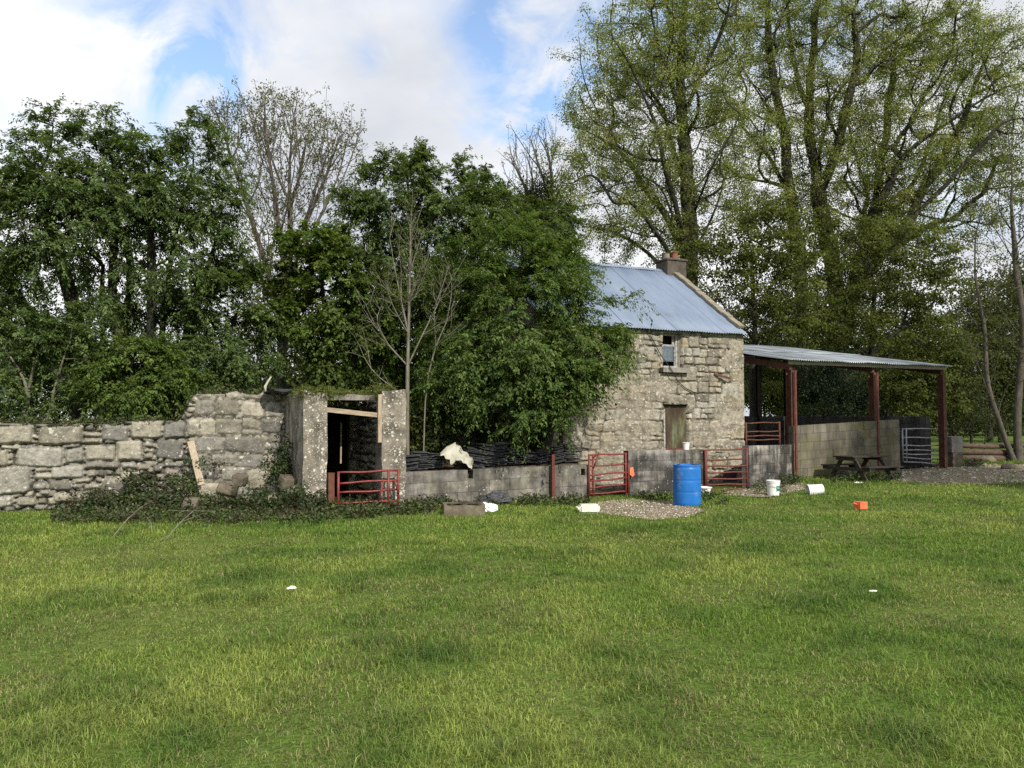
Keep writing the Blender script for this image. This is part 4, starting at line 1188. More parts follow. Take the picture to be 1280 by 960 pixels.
# chimney
cx0, cx1 = HL - 0.36, HL + 0.30; c0, c1 = cy - 0.34, cy + 0.26
ch = MB().box(cx0, cx1, c0, c1, RIDGE - 1.2, RIDGE + 0.28).build('chimney', M['chimney'], house, bevel=0.02)
MB().box(cx0 - 0.035, cx1 + 0.035, c0 - 0.035, c1 + 0.035, RIDGE + 0.282, RIDGE + 0.35).build('chimney_cap', M['chimney'], ch, bevel=0.02)
MB().lathe([(0.0, RIDGE + 0.35), (0.11, RIDGE + 0.35), (0.085, RIDGE + 0.57), (0.105, RIDGE + 0.58), (0.105, RIDGE + 0.61), (0.07, RIDGE + 0.61), (0.065, RIDGE + 0.5), (0, RIDGE + 0.5)], 16, (cx1 - 0.17, cy, 0)).build('chimney_pot', M['terracotta'], ch, True)
MB().lathe([(0.0, RIDGE + 0.35), (0.10, RIDGE + 0.35), (0.09, RIDGE + 0.53), (0.11, RIDGE + 0.55), (0.07, RIDGE + 0.56), (0.065, RIDGE + 0.5), (0, RIDGE + 0.5)], 16, (cx0 + 0.2, cy, 0)).build('chimney_pot', M['greypot'], ch, True)
# window
wy = 0.13; fw = 0.055
fx1 = wx0 + (wx1 - wx0) * 0.90
wn = MB(); wn.box(wx0 + 0.003, wx0 + fw * 0.8, wy, wy + 0.08, wz0 + 0.05, wz1 - 0.003); wn.box(fx1 - fw * 1.2, fx1, wy, wy + 0.08, wz0 + 0.05, wz1 - 0.003)
wn.box(wx0 + fw * 0.8 + 0.002, fx1 - fw * 1.2 - 0.002, wy + 0.002, wy + 0.08, wz1 - 0.05, wz1 - 0.003)
wn.box(wx0 + 0.003, fx1, wy - 0.02, wy + 0.09, wz0 + 0.003, wz0 + 0.048)
wn = wn.build('window', M['frame_paint'], house, bevel=0.004)
zm = wz0 + (wz1 - wz0) * 0.66
sa = MB(); xl, xr = wx0 + fw * 0.8 + 0.003, fx1 - fw * 1.2 - 0.003
sa.box(xl, xr, wy + 0.02, wy + 0.05, zm - 0.022, zm + 0.022); sa.box(xl, xl + 0.022, wy + 0.022, wy + 0.05, wz0 + 0.05, zm - 0.024); sa.box(xr - 0.022, xr, wy + 0.022, wy + 0.05, wz0 + 0.05, zm - 0.024)
sa.box(xr - 0.07, xr - 0.002, wy + 0.04, wy + 0.06, zm + 0.024, wz1 - 0.055)
sa.build('sash', M['frame_paint'], wn)
MB().box(xl + 0.024, xr - 0.024, wy + 0.033, wy + 0.037, wz0 + 0.16, zm - 0.026).build('pane', M['glass'], wn)
mb = MB(); n = 22
cxs = np.linspace(xl + 0.01, xr - 0.01, n)
mb.add([[x, wy + 0.10 + 0.02 * math.sin(i * 1.3), z] for z in (wz0 + 0.2 , zm) for i, x in enumerate(cxs)], [(i, i + 1, n + i + 1, n + i) for i in range(n - 1)])
mb.add([[x, wy + 0.105 + 0.02 * math.sin(i * 1.3), z] for z in (wz0 + 0.2 , zm) for i, x in enumerate(cxs)], [(n + i, n + i + 1, i + 1, i) for i in range(n - 1)])
mb.build('lace_curtain', M['lace'], wn)
MB().box(wx0 + 0.003, wx1 - 0.003, 0.42, 0.48, wz0 + 0.003, wz1 - 0.003).build('room_shade', M['dark_inside'], wn)  # near-black sheet standing in for the darkness of the room
MB().box(fx1 + 0.003, wx1 - 0.002, wy - 0.02, wy + 0.1, wz0 + 0.003, wz1 - 0.003).build('reveal_infill', M['concrete'], wn)
sill = MB(); slab(sill, hu(825.5), hu(859), -0.14, 0.12, hv(840, 465.8), hv(840, 460), 8, 3, 2, 0.008, 9, 0.008); sill.build('sill', M['concrete'], wn)
# door
dr = MB(); dr.box(dx0 + 0.045, dx1 - 0.012, 0.10, 0.14, 0.0, dz1 - 0.03)
dr = dr.build('door', M['door'], house, bevel=0.004)
MB().box(dx0 - 0.012, dx0 + 0.028, -0.02, 0.12, 0.0, dz1 - 0.12).build('jamb', M['frame_paint'], dr)
MB().box(dx0 + 0.03, dx1, 0.085, 0.13, dz1 - 0.028, dz1 + 0.0).build('lintel_strip', M['dark_inside'], dr)
MB().box(dx0 + 0.05, dx1 - 0.02, 0.02, 0.098, hv(845, 562.2), hv(845, 560.4)).build('door_bar', M['rust_red'], dr)

# cable hanging down the facade, rod in the wall
pts = []
for (px, py) in ((722, 335), (745, 352), (775, 380), (797, 405)):
    q_ = pp(px, py, 0)
for i, (px, py) in enumerate(((806, 410), (815, 425), (825, 444), (832, 459), (838, 468), (846, 477), (855, 485), (865, 490), (873, 492))):
    t = t_at(px, HD); pts.append((t - T0, -0.05 if i < 8 else -0.02, zs(px, py, HD) - hz))
pts[3] = (pts[3][0], -0.17, pts[3][2]); pts[4] = (pts[4][0], -0.17, pts[4][2])
o = MB().tube(pts, 0.011, 6).build('cable', M['cable'], smooth=True, loc=(hx, hy, hz), rz=A); tag(o, 'slack black cable trailing from the eaves past the cottage window', 'cable')
rb = lambda px, y: (px, y)
o = MB(); o.beam((hu(892), -0.03, hv(892, 467.5)), (hu(908), -0.16, hv(908, 473.5)), 0.045, 0.045)
tag(o.build('iron_bar', M['rust'], loc=(hx, hy, hz), rz=A), 'short iron bar sticking out of the cottage wall', 'iron bar')
# near-black panel at the right end, painting in the shade of a low opening
MB().box(hu(902), hu(918), -0.06, -0.045, 0.0, hv(905, 588)).build('opening_shade', M['dark_inside'], house)

# ------------------------------------------------------------------ open shed
sx, sy = W(tS0, SD); sz = g(sx, sy)
shed = empty('open_shed', (sx, sy, sz), A, 'open fronted steel framed lean-to shed with corrugated roof', 'shed')
SLn = tS1 - tS0
zfl = zs(986, 456, SD) - sz; zfr = zs(1180, 459, SD) - sz; zfm = (zfl + zfr) / 2
DEP = 6.3; RISE = 1.08
u1090 = t_at(1089, SD) - tS0


def hsec(mb, x, y, z0, z1, b=0.15, d=0.16, t=0.014):
    mb.box(x - b / 2, x + b / 2, y, y + t, z0, z1); mb.box(x - b / 2, x + b / 2, y + d - t, y + d, z0, z1); mb.box(x - t / 2, x + t / 2, y + t + 0.001, y + d - t - 0.001, z0, z1)


for (x, y) in ((0.0, 0.0), (u1090, 0.0), (SLn, 0.0), (0.0, DEP - 0.2), (t_at(946, SD + DEP) - tS0, DEP - 0.2), (SLn, DEP - 0.2)):
    wx_, wy_ = W(tS0 + x, SD + y)
    mb = MB(); hsec(mb, x, y - 0.16 if y == 0 else y, g(wx_, wy_) - sz - 0.2, zfm - 0.10 + RISE * y / DEP - 0.09, 0.125, 0.19, 0.012)
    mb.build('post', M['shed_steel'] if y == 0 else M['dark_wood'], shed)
for x, hh_ in ((0.005, zfm - 0.2), (u1090 - 0.015, zfm - 0.2)):
    wx_, wy_ = W(tS0 + x, SD - 0.24)
    MB().box(x - 0.03, x + 0.03, -0.255, -0.235, g(wx_, wy_) - sz - 0.1, hh_).build('post_flange', M['rust_red'], shed)
for x in (0.0, u1090, SLn):
    mb = MB(); mb.beam((x, -0.1, zfm - 0.10), (x, DEP - 0.1, zfm - 0.10 + RISE * (DEP - 0.1) / DEP), 0.1, 0.17); mb.build('rafter', M['shed_steel'], shed)
MB().box(-0.1, SLn + 0.06, -0.19, -0.11, zfm - 0.045, zfm + 0.075).build('fascia', M['fascia'], shed)
for k in range(1, 6):
    y = k * DEP / 6
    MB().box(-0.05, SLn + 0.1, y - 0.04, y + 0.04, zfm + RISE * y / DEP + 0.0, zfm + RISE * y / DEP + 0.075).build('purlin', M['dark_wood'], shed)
corrugated('roof', -0.16, SLn + 0.10, -0.34, zfm + 0.105 - 0.3 * RISE / DEP, DEP + 0.1, zfm + 0.09 + RISE, M['shed_roof'], shed, sheet=0.8, rows=2, seed=8, wav=0.03, amp=0.014)

# ------------------------------------------------------------------ picnic table
c = gp(1079, 600)
tx, ty = c[0], c[1] + 0.10
pt = empty('picnic_table', (tx, ty, g(tx, ty)), A + 0.02, 'dark weathered wooden picnic table with fixed benches by the shed wall', 'table')
pt.scale = (0.96, 0.9, 0.82)
LT = 1.25
for k in range(5):
    y = -0.32 + k * 0.145
    MB().box(-LT / 2, LT / 2, y, y + 0.135, 0.70, 0.74).build('table_board', M['dark_wood'], pt, bevel=0.004)
for s in (-1, 1):
    mb = MB(); mb.box(-LT / 2 - 0.0, LT / 2, s * 0.72 - 0.13, s * 0.72 - 0.003, 0.41, 0.45); mb.box(-LT / 2, LT / 2, s * 0.72 + 0.003, s * 0.72 + 0.13, 0.41, 0.45); mb.build('bench', M['dark_wood'], pt, bevel=0.004)
for sx_ in (-0.48, 0.48):
    for s in (-1, 1):
        mb = MB(); mb.beam((sx_ + 0.03 * s, s * 0.66, -0.02), (sx_ + 0.03 * s, s * 0.22, 0.695), 0.05, 0.11); mb.build('leg', M['dark_wood'], pt)
    MB().beam((sx_ - 0.07, -0.82, 0.355), (sx_ - 0.07, 0.82, 0.355), 0.045, 0.10).build('cross_rail', M['dark_wood'], pt)
    MB().beam((sx_ - 0.07, -0.33, 0.65), (sx_ - 0.07, 0.33, 0.65), 0.045, 0.09).build('top_rail', M['dark_wood'], pt)

# ------------------------------------------------------------------ barrel, buckets, bits
bx, by, bz = gp(862, 633)
by += 0.22
br = empty('plastic_drum', (bx, by, bz), 0.4, 'tall blue plastic drum standing on the gravel before the black wall', 'barrel')
k = by / 1000
R0 = 17.2 * k; HB = float(pp(862, 580.5, by)[2]) - bz
pr = [(0, 0), (R0 * 0.93, 0), (R0 * 0.97, 0.015), (R0 * 0.97, 0.03), (R0 * 0.985, 0.045)]
for zz1 in np.linspace(0.05, HB - 0.08, 40):
    rr_ = R0 * (0.985 + 0.015 * math.sin(math.pi * zz1 / HB)) - 0.006 * (math.exp(-((zz1 - HB * 0.34) / 0.012) ** 2) + math.exp(-((zz1 - HB * 0.62) / 0.012) ** 2))
    pr.append((rr_, zz1))
pr += [(R0 * 0.975, HB - 0.06), (R0 * 0.95, HB - 0.05), (R0 * 0.955, HB - 0.04), (R0 * 0.985, HB - 0.03), (R0 * 0.985, HB - 0.008), (R0 * 0.95, HB), (R0 * 0.92, HB - 0.004), (R0 * 0.91, HB - 0.03), (0, HB - 0.032)]
MB().lathe(pr, 48).build('body', M['blue'], br, True)
for (x, y) in ((0.12, -0.05), (-0.13, 0.08)):
    MB().lathe([(0.0, HB - 0.031), (0.034, HB - 0.031), (0.034, HB + 0.004), (0.0, HB + 0.006)], 14, (x, y, 0)).build('bung', M['cable'], br)


def bucket(name, label, loc, Mx, r0, r1, h, mat='white_plastic', label_patch=True, rim=0.008, cat='bucket', handle=True):
    t = empty(name, loc, 0, label, cat)
    pr = [(0, 0.004), (r0, 0.0), (r0 + (r1 - r0) * 0.86, h * 0.86), (r1 + rim, h * 0.87), (r1 + rim, h * 0.90), (r1 + 0.002, h * 0.905), (r1 + 0.002, h * 0.97), (r1 + rim, h * 0.975), (r1 + rim, h), (r1 - 0.004, h), (r0 - 0.004, 0.012), (0, 0.012)]
    MB().lathe(pr, 32, (0, 0, 0), Mx).build('body', M[mat], t, True)
    if label_patch:
        mb = MB(); n = 10
        V = []
        for z in (h * 0.30, h * 0.66):
            r = r0 + (r1 - r0) * z / h + 0.002
            V += [[r * math.cos(a), r * math.sin(a), z] for a in np.linspace(-1.75, -0.75, n)]
        V = np.array(V) @ np.asarray(Mx).T
        mb.add(V, [(i, i + 1, n + i + 1, n + i) for i in range(n - 1)]); lb = mb.build('label', M['green_label'], t)
        mb = MB(); V = []
        for z in (h * 0.50, h * 0.57):
            r = r0 + (r1 - r0) * z / h + 0.004
            V += [[r * math.cos(a), r * math.sin(a), z] for a in np.linspace(-1.6, -1.15, n)]
        mb.add(np.array(V) @ np.asarray(Mx).T, [(i, i + 1, n + i + 1, n + i) for i in range(n - 1)]); mb.build('label_band', M['white_plastic'], lb)
    if handle:
        pts = np.array([[(r1 + 0.012) * math.cos(a), 0.03 + 0.25 * r1 * math.sin(a) - 0.0, h * 0.9 - 0.75 * r1 * math.sin(a)] for a in np.linspace(0.0, math.pi, 13)])
        pts[:, 1] = -(r1 + 0.012) * np.sin(np.linspace(0, math.pi, 13)) * 1.02
        MB().tube(pts @ np.asarray(Mx).T, 0.004, 5).build('handle', M['galv'], t, True)
    return t


x, y, z = gp(969, 620); k = y / 1000
bucket('plastic_bucket', 'upright white plastic bucket with a green label', (x, y + 0.12, z), rotm(0, 0, 0.35), 7.2 * k, 8.2 * k, 19 * k, handle=True)
x, y, z = gp(1019, 619.5); k = y / 1000
bucket('plastic_bucket', 'white plastic bucket tipped over on its side in the grass', (x + 0.20, y + 0.1, z + 0.135), rotm(0, rad(-97), 0) @ rotm(0, 0, 2.6), 6.0 * k, 7.6 * k, 19 * k, handle=False)
tq = t_at(857, 0.1); zq = zs(857, 562, 0.1)
bucket('plastic_tub', 'small white tub standing on top of the black stained wall', Wl(tq, 0.1, zq - 0.002), np.eye(3), 0.066, 0.08, 0.165, label_patch=False, handle=False, cat='tub')
x, y, z = gp(884, 620); k = y / 1000
bucket('plastic_basin', 'white basin on the ground behind the blue drum', (x + 0.03, y + 0.35, z), np.eye(3), 0.11, 0.155, 0.17, label_patch=False, handle=False, cat='basin')

# can lying on the grass
x, y, z = gp(736.5, 642)
bm = bmesh.new(); bmesh.ops.create_cube(bm, size=1.0)
for v in bm.verts: v.co = (v.co.x * 0.36, v.co.y * 0.24, v.co.z * 0.155)
bmesh.ops.bevel(bm, geom=bm.edges[:], offset=0.03, segments=3, affect='EDGES')
bmesh.ops.translate(bm, verts=bm.verts, vec=(0, 0, 0.08))
me = bpy.data.meshes.new('body'); bm.to_mesh(me); bm.free(); me.materials.append(M['dirty_white'])
can = empty('plastic_canister', (x, y + 0.1, z), 0.12, 'white plastic canister lying in the grass near the rusty gate', 'canister')
b = bpy.data.objects.new('body', me); b.parent = can; COL.objects.link(b)
MB().tube([(-0.18, -0.06, 0.08), (-0.215, -0.06, 0.085)], 0.03, 12).build('screw_cap', M['dirty_white'], can, True)
MB().tube([(-0.165, 0.06, 0.10), (-0.215, 0.055, 0.10), (-0.22, -0.0, 0.10), (-0.17, -0.01, 0.10)], 0.014, 8).build('handle', M['dirty_white'], can, True)


def crumple(name, label, cat, loc, sx, sy, sz_, mat, seed, rz=0.0, lev=4, rough=0.5):
    bm = bmesh.new(); bmesh.ops.create_icosphere(bm, subdivisions=lev, radius=1.0)
    P = np.array([v.co for v in bm.verts]); th = P
    f = 1 + rough * (2 * fbm(P[:, 0] * 2.2 + P[:, 2] * 1.4, P[:, 1] * 2.2 - P[:, 2], seed) - 1) + rough * 0.6 * np.abs(2 * fbm(P[:, 0] * 5 - P[:, 2] * 3, P[:, 1] * 5 + P[:, 2] * 2, seed + 3) - 1)
    for v, q in zip(bm.verts, f): v.co = (v.co.x * sx * q, v.co.y * sy * q, max(-0.3 * sz_, v.co.z * sz_ * q))
    me = bpy.data.meshes.new(name); bm.to_mesh(me); bm.free(); me.materials.append(M[mat])
    o = bpy.data.objects.new(name, me); o.location = loc; o.rotation_euler = (0, 0, rz); COL.objects.link(o)
    return tag(o, label, cat)


x, y, z = gp(612, 640); crumple('plastic_bag', 'crumpled white plastic bag beside the stone trough', 'plastic bag', (x, y, z + 0.05), 0.15, 0.12, 0.11, 'white_plastic', 3)
x, y, z = gp(602, 636); crumple('paper_scrap', 'small white scraps in the weeds between trough and plastic bag', 'litter', (x, y + 0.1, z + 0.05), 0.05, 0.03, 0.035, 'dirty_white', 7)
x, y, z = gp(625, 632); crumple('plastic_sheet', 'grey-blue crumpled plastic sheet behind the white bag', 'plastic sheet', (x - 0.1, y + 0.3, z + 0.06), 0.28, 0.16, 0.14, 'slate', 9)
x, y, z = gp(365, 741); crumple('paper_scrap', 'white crumpled scrap lying out on the open grass', 'litter', (x, y, z + 0.045), 0.036, 0.024, 0.016, 'dirty_white', 11, 0.6, 3, 0.7)
x, y, z = gp(1092, 745); crumple('paper_scrap', 'thin pale scrap on the grass downhill of the orange object', 'litter', (x, y, z + 0.045), 0.034, 0.016, 0.010, 'dirty_white', 12, 0.1, 3, 0.6)
x, y, z = gp(1073, 606); crumple('paper_scrap', 'flat pale scrap in the grass below the picnic table', 'litter', (x, y, z + 0.05), 0.10, 0.05, 0.02, 'white_plastic', 14, 0.2, 3, 0.5)
x, y, z = gp(1076, 638)
of = empty('feed_scoop', (x, y, z + 0.03), 0.5, 'orange red broken plastic scoop lying in the grass', 'scoop')
mb = MB(); mb.box(-0.10, 0.10, -0.07, -0.06, 0, 0.13); mb.box(-0.10, 0.10, 0.06, 0.07, 0, 0.13); mb.box(-0.10, -0.09, -0.059, 0.059, 0, 0.13); mb.box(-0.089, 0.10, -0.059, 0.059, 0.0, 0.01)
mb.box(0.03, 0.10, -0.059, 0.059, 0.12, 0.128); mb.build('body', M['orange'], of, bevel=0.004)
MB().tube([(-0.1, 0, 0.08), (-0.15, 0.0, 0.10), (-0.19, 0.01, 0.11)], 0.016, 8).build('handle', M['orange'], of, True)

# stone trough
x, y, z = gp(579, 646)
tr_ = empty('stone_trough', (x, y + 0.22, z), 0.12, 'old mossy concrete trough filled with soil, on the grass', 'trough')
wt, dt, ht = 0.70, 0.52, 0.19
mb = MB()
slab(mb, -wt / 2, wt / 2, -dt / 2, -dt / 2 + 0.07, -0.05, ht, 12, 2, 5, 0.012, 1, 0.012); slab(mb, -wt / 2, wt / 2, dt / 2 - 0.07, dt / 2, -0.05, ht + 0.01, 12, 2, 5, 0.012, 2, 0.012)
slab(mb, -wt / 2 - 0.005, -wt / 2 + 0.07, -dt / 2 + 0.071, dt / 2 - 0.071, -0.05, ht + 0.004, 2, 6, 5, 0.01, 3, 0.012); slab(mb, wt / 2 - 0.07, wt / 2 + 0.005, -dt / 2 + 0.071, dt / 2 - 0.071, -0.05, ht + 0.004, 2, 6, 5, 0.01, 4, 0.012)
mb.build('basin', M['trough'], tr_)
aa, bb = np.meshgrid(np.linspace(-wt / 2 + 0.06, wt / 2 - 0.06, 20), np.linspace(-dt / 2 + 0.06, dt / 2 - 0.06, 14))
P = np.stack([aa, bb, ht - 0.06 + 0.10 * fbm(aa * 7, bb * 7, 5) + 0.03 * np.cos(aa * 4)], -1).reshape(-1, 3); ii = np.arange(280).reshape(14, 20)
mesh_np('soil_fill', P, [np.stack([ii[:-1, :-1], ii[:-1, 1:], ii[1:, 1:], ii[1:, :-1]], -1).reshape(-1, 4)], M['soil'], tr_, smooth=True)

# raised earth behind the low wall, and the slates stacked on it
BANK = [(t503 + 0.02, 0.22), (t735 - 0.1, 0.22), (T0 + 0.6, 1.25), (t503 + 0.02, 1.7)]
bp_ = np.array([W(*q) for q in BANK])
xs = np.linspace(0, 1, 40); ys = np.linspace(0, 1, 20); UU, VV = np.meshgrid(xs, ys)
p00, p10, p11, p01 = bp_
P2 = (p00 * (1 - UU[..., None]) + p10 * UU[..., None]) * (1 - VV[..., None]) + (p01 * (1 - UU[..., None]) + p11 * UU[..., None]) * VV[..., None]
zb = 0.60 + 0.22 * UU * 0.4 + 0.35 * VV ** 2 * fbm(UU * 5, VV * 4, 3) + 0.05 * fbm(UU * 14, VV * 8, 8)
Pt = np.concatenate([P2, zb[..., None]], -1); ii = np.arange(800).reshape(20, 40)
fq = np.stack([ii[:-1, :-1], ii[:-1, 1:], ii[1:, 1:], ii[1:, :-1]], -1).reshape(-1, 4)
rim = np.concatenate([ii[0, :], ii[1:, -1], ii[-1, -2::-1], ii[-2:0:-1, 0]])
Pf = Pt.reshape(-1, 3); low = Pf[rim].copy(); low[:, 2] = -0.2
nr_ = len(rim); j = np.arange(nr_)
sk = np.stack([rim[(j + 1) % nr_], rim, 800 + j, 800 + (j + 1) % nr_], -1)
tag(mesh_np('earth_bank', np.concatenate([Pf, low]), [fq, sk], M['soil'], smooth=True), kind='structure')

sl_me = None
rng = np.random.default_rng(17)
piles = [(511, 569, 'leftmost pile beside the porch pillar'), (527, 566, 'second pile from the porch pillar'), (544, 568, 'pile just left of the white sack'), (592, 562, 'pile just right of the white sack'), (607, 557, 'pile left of the tallest one'),
         (622, 555, 'tall pile in the middle of the slates'), (638, 561, 'pile right of the tallest one'), (660, 566, 'low pile in the dip of the row'), (677, 563, 'pile left of the rusty upright post'), (694, 559, 'pile behind the rusty upright post'), (712, 557, 'pile nearest the cottage')]
for (px, pyt, words) in piles:
    d = 0.48; t = t_at(px, d); z = 0.635 + 0.08 * (t - t503) / (t735 - t503) + 0.02
    ztop = zat(px, pyt, t, d) + 0.02
    ax = rng.uniform(-0.10, 0.10); ay = rng.uniform(-0.16, 0.16); rz0 = A + rng.uniform(-0.3, 0.3); z += rng.uniform(0, 0.03)
    i = 0
    while z < ztop and i < 27:
        if sl_me is None:
            mb = MB(); r2 = np.random.default_rng(3)
            xs4 = np.linspace(-0.22, 0.22, 9); bot = [(x_, -0.14 + r2.uniform(-0.012, 0.012)) for x_ in xs4]; tp_ = [(x_, 0.14 + r2.uniform(-0.012, 0.012)) for x_ in xs4[::-1]]
            out = bot + tp_; n_ = len(out)
            mb.add([[p[0], p[1], 0] for p in out] + [[p[0], p[1], 0.011] for p in out], [tuple(range(n_))[::-1], tuple(n_ + q for q in range(n_))] + [(q, (q + 1) % n_, n_ + (q + 1) % n_, n_ + q) for q in range(n_)])
            so_ = mb.build('roof_slate', M['slate']); sl_me = so_.data
        else:
            so_ = bpy.data.objects.new('roof_slate', sl_me); COL.objects.link(so_)
        bend = 0.10 * (i / 30 - 0.3)
        x_, y_ = W(t + rng.uniform(-0.06, 0.06), d + rng.uniform(-0.06, 0.05))
        so_.location = (x_, y_, z); so_.rotation_euler = (ax + rng.uniform(-0.02, 0.02), ay + bend + rng.uniform(-0.03, 0.03), rz0 + rng.uniform(-0.15, 0.15))
        so_.scale = (rng.uniform(0.6, 1.0), rng.uniform(0.8, 1.05), rng.uniform(0.7, 1.3))
        tag(so_, 'dark roof slate in the ' + words, 'roof slate', 'slates in the ' + words)
        z += rng.uniform(0.014, 0.024); i += 1

# white sack slumped over the wall
d = 0.16
P0_ = W(t_at(572, d), d); zc = za
ridge = [(550, 567), (555, 561.5), (562, 557), (569, 553.5), (574, 558.5), (580, 564.5), (586, 568.5), (590.5, 574), (590, 582)]
front = [(551, 569), (556, 571.5), (561, 575), (565, 581), (570, 575), (576, 576), (581, 580), (586, 584), (588.5, 587)]
back = [(553, 571), (558, 571), (564, 570), (570, 571), (575, 573), (580, 576), (586, 578), (590, 581), (590, 587)]
rows = []
for pts_, dd_ in ((back, 0.42), (None, 0.34), (ridge, 0.22), (None, 0.10), (front, 0.0)):
    if pts_ is None:
        prev_ = back if not rows[1:] else front
        pts_ = [((a[0] + b[0]) / 2 + 0.8, (a[1] * 0.62 + b[1] * 0.38)) for a, b in zip(ridge, prev_)]
    rows.append([np.array([*W(t_at(p[0], dd_), dd_), zs(p[0], p[1], dd_)]) - np.array([P0_[0], P0_[1], za - 0.03]) for p in pts_])
G = np.array(rows)
fine = []
for row in G:
    k = np.linspace(0, 8, 33); fine.append(np.stack([np.interp(k, range(9), row[:, c_]) for c_ in range(3)], -1))
G = np.array(fine); k = np.linspace(0, 4, 21)
G = np.stack([np.stack([np.interp(k, range(5), G[:, q_, c_]) for c_ in range(3)], -1) for q_ in range(33)], 1)
qi, qj = np.meshgrid(range(33), range(21))
for c_ in range(3):
    G[..., c_] += 0.035 * (fbm(qi * 0.35, qj * 0.30, 40 + c_) - 0.5) + 0.012 * np.sin(qi * 1.1 + qj * 0.25)
ii = np.arange(33 * 21).reshape(21, 33)
fq = np.stack([ii[:-1, :-1], ii[:-1, 1:], ii[1:, 1:], ii[1:, :-1]], -1).reshape(-1, 4)
so_ = mesh_np('woven_sack', G.reshape(-1, 3), [fq], M['sack'], smooth=True, loc=(*P0_, za - 0.03))
sm = so_.modifiers.new('thickness', 'SOLIDIFY'); sm.thickness = 0.006
tag(so_, 'stiff empty white sack slumped over the low wall among slates', 'sack')

# plank leaning on the boulder wall
a_ = t_at(239, DW - 0.08); b_ = t_at(254, DW - 0.75)
P = np.array([*W(a_, DW - 0.10), zat(239, 552, a_, DW - 0.1)]); Q = np.array([*W(b_, DW - 0.55), zat(254, 600, b_, DW - 0.55) - 0.1])
mb = MB(); mb.beam(P - P, Q - P, 0.13, 0.04, 0.2); o = mb.build('timber_plank', M['wood'], loc=tuple(P), bevel=0.004); tag(o, 'bare pale timber plank leaning on the boulder wall', 'plank')

# rubble stones fallen before the wall
rng = np.random.default_rng(5)
for i, (px, py, s, words) in enumerate(((285, 612, 0.16, 'squared grey fallen stone half sunk in weeds before the wall'), (322, 606, 0.11, 'pale broken block tilted on the rubble beside the weeds'), (340, 622, 0.07, 'small white stone in the weeds below the tilted block'),
                                        (362, 604, 0.17, 'mossy topped grey fallen block next to the porch wall'), (364, 614, 0.09, 'whitish stone below the mossy fallen block'), (300, 600, 0.13, 'brown earthy boulder at the foot of the wall'), (238, 633, 0.13, 'reddish brown stone under the leaning plank'),
                                        (38, 634, 0.06, 'small pale stone at the wall foot near the huge rounded boulder'))):
    x, y, z = gp(px, py)
    Yv = {0: 14.9, 1: 14.9, 2: 14.3, 3: 15.1, 4: 14.6, 5: 15.3, 6: 13.9}.get(i, y)
    q = pp(px, py, Yv)
    bm = bmesh.new(); bmesh.ops.create_cube(bm, size=1.0); bmesh.ops.subdivide_edges(bm, edges=bm.edges[:], cuts=5, use_grid_fill=True)
    for v in bm.verts:
        c_ = np.array(v.co); r_ = c_ / max(np.abs(c_)) * 0.5; sph = c_ / np.linalg.norm(c_) * 0.62
        c2 = c_ * 0.84 + sph * 0.16
        c2 = c2 * (1 + 0.35 * (float(fbm(c_[0] * 3 + i, c_[1] * 3 + c_[2] * 2, i)) - 0.5))
        v.co = c2 * np.array([2.3, 1.7, 1.5]) * s
    me = bpy.data.meshes.new('fallen_stone'); bm.to_mesh(me); bm.free(); me.materials.append(M['coping'] if i in (1, 2, 4, 7) else M['trough'])
    for pl in me.polygons: pl.use_smooth = True
    o = bpy.data.objects.new('fallen_stone', me); o.location = (q[0], q[1], max(q[2], s * 0.4)); o.rotation_euler = (rng.uniform(-.3, .3), rng.uniform(-.5, .5) + (0.5 if i == 1 else 0), rng.uniform(0, 3)); COL.objects.link(o)
    tag(o, words, 'stone', 'stones fallen from the ruin')

# ruined wall behind the slates
RT0, RT1 = tD + 0.05, T0 + 0.3
RW = RT1 - RT0
rr = courses(RW, 2.0, np.random.default_rng(33), 0.12, 0.3, 0.02, (0.8, 2.0))
o = stone_wall('ruined_wall', RW, lambda u: 1.45 + 0.5 * float(vn(u * 1.5, 2.2, 3)) + 0.1 * float(vn(u * 6, 2, 3)), rr, M['dark_stone'], loc=(*W(RT0, 1.75), 0), seed=34, joint=0.08, bulge=0.05, edge=0.06, radius=0.06, fill=0.12,
               pal=GREYPAL, thick=0.5, Hm=2.1)
tag(o, 'dark overgrown remnant of a stone wall behind the stacked slates', 'stone wall')

# concrete gatepost, logs, boulders at the end of the shed
x, y, z = gp(1192, 583)
x, y = x - 0.1, y - 0.1
gp_ = empty('stone_gatepost', (x, y, g(x, y)), A, 'stub gatepost of two stacked concrete blocks beyond the shed', 'gatepost')
slab(MB(), -0.22, 0.20, -0.2, 0.2, -0.1, 0.42, 6, 6, 6, 0.03, 4, 0.03).build('lower_block', M['trough'], gp_)
slab(MB(), -0.25, 0.22, -0.2, 0.2, 0.43, 0.90, 6, 6, 6, 0.015, 6, 0.02).build('upper_block', M['concrete'], gp_)
rng = np.random.default_rng(8)
zgl = g(13.6, 24.6)
for i, (off, zo, words) in enumerate(((0, 0.12, 'lowest long log lying on the ground beyond the shed'), (0.02, 0.33, 'middle log of the pile beyond the shed'), (0.05, 0.53, 'topmost thin log of the pile beyond the shed'))):
    a_ = gp(1203, 580); Yl = a_[1] + 0.6
    pts = [np.array([pp(1204 + s * 76, 568, Yl + s * 0.6)[0], Yl + s * 0.6 + off, zgl + zo + 0.02 * math.sin(s * 5 + i)]) for s in np.linspace(-0.05, 1.5, 9)]
    o = MB().tube([p - pts[0] for p in pts], [0.115 - 0.02 * i] * 9, 10).build('log', M['log'], smooth=True, loc=tuple(pts[0]))
    tag(o, words, 'log', 'logs stacked beyond the shed')
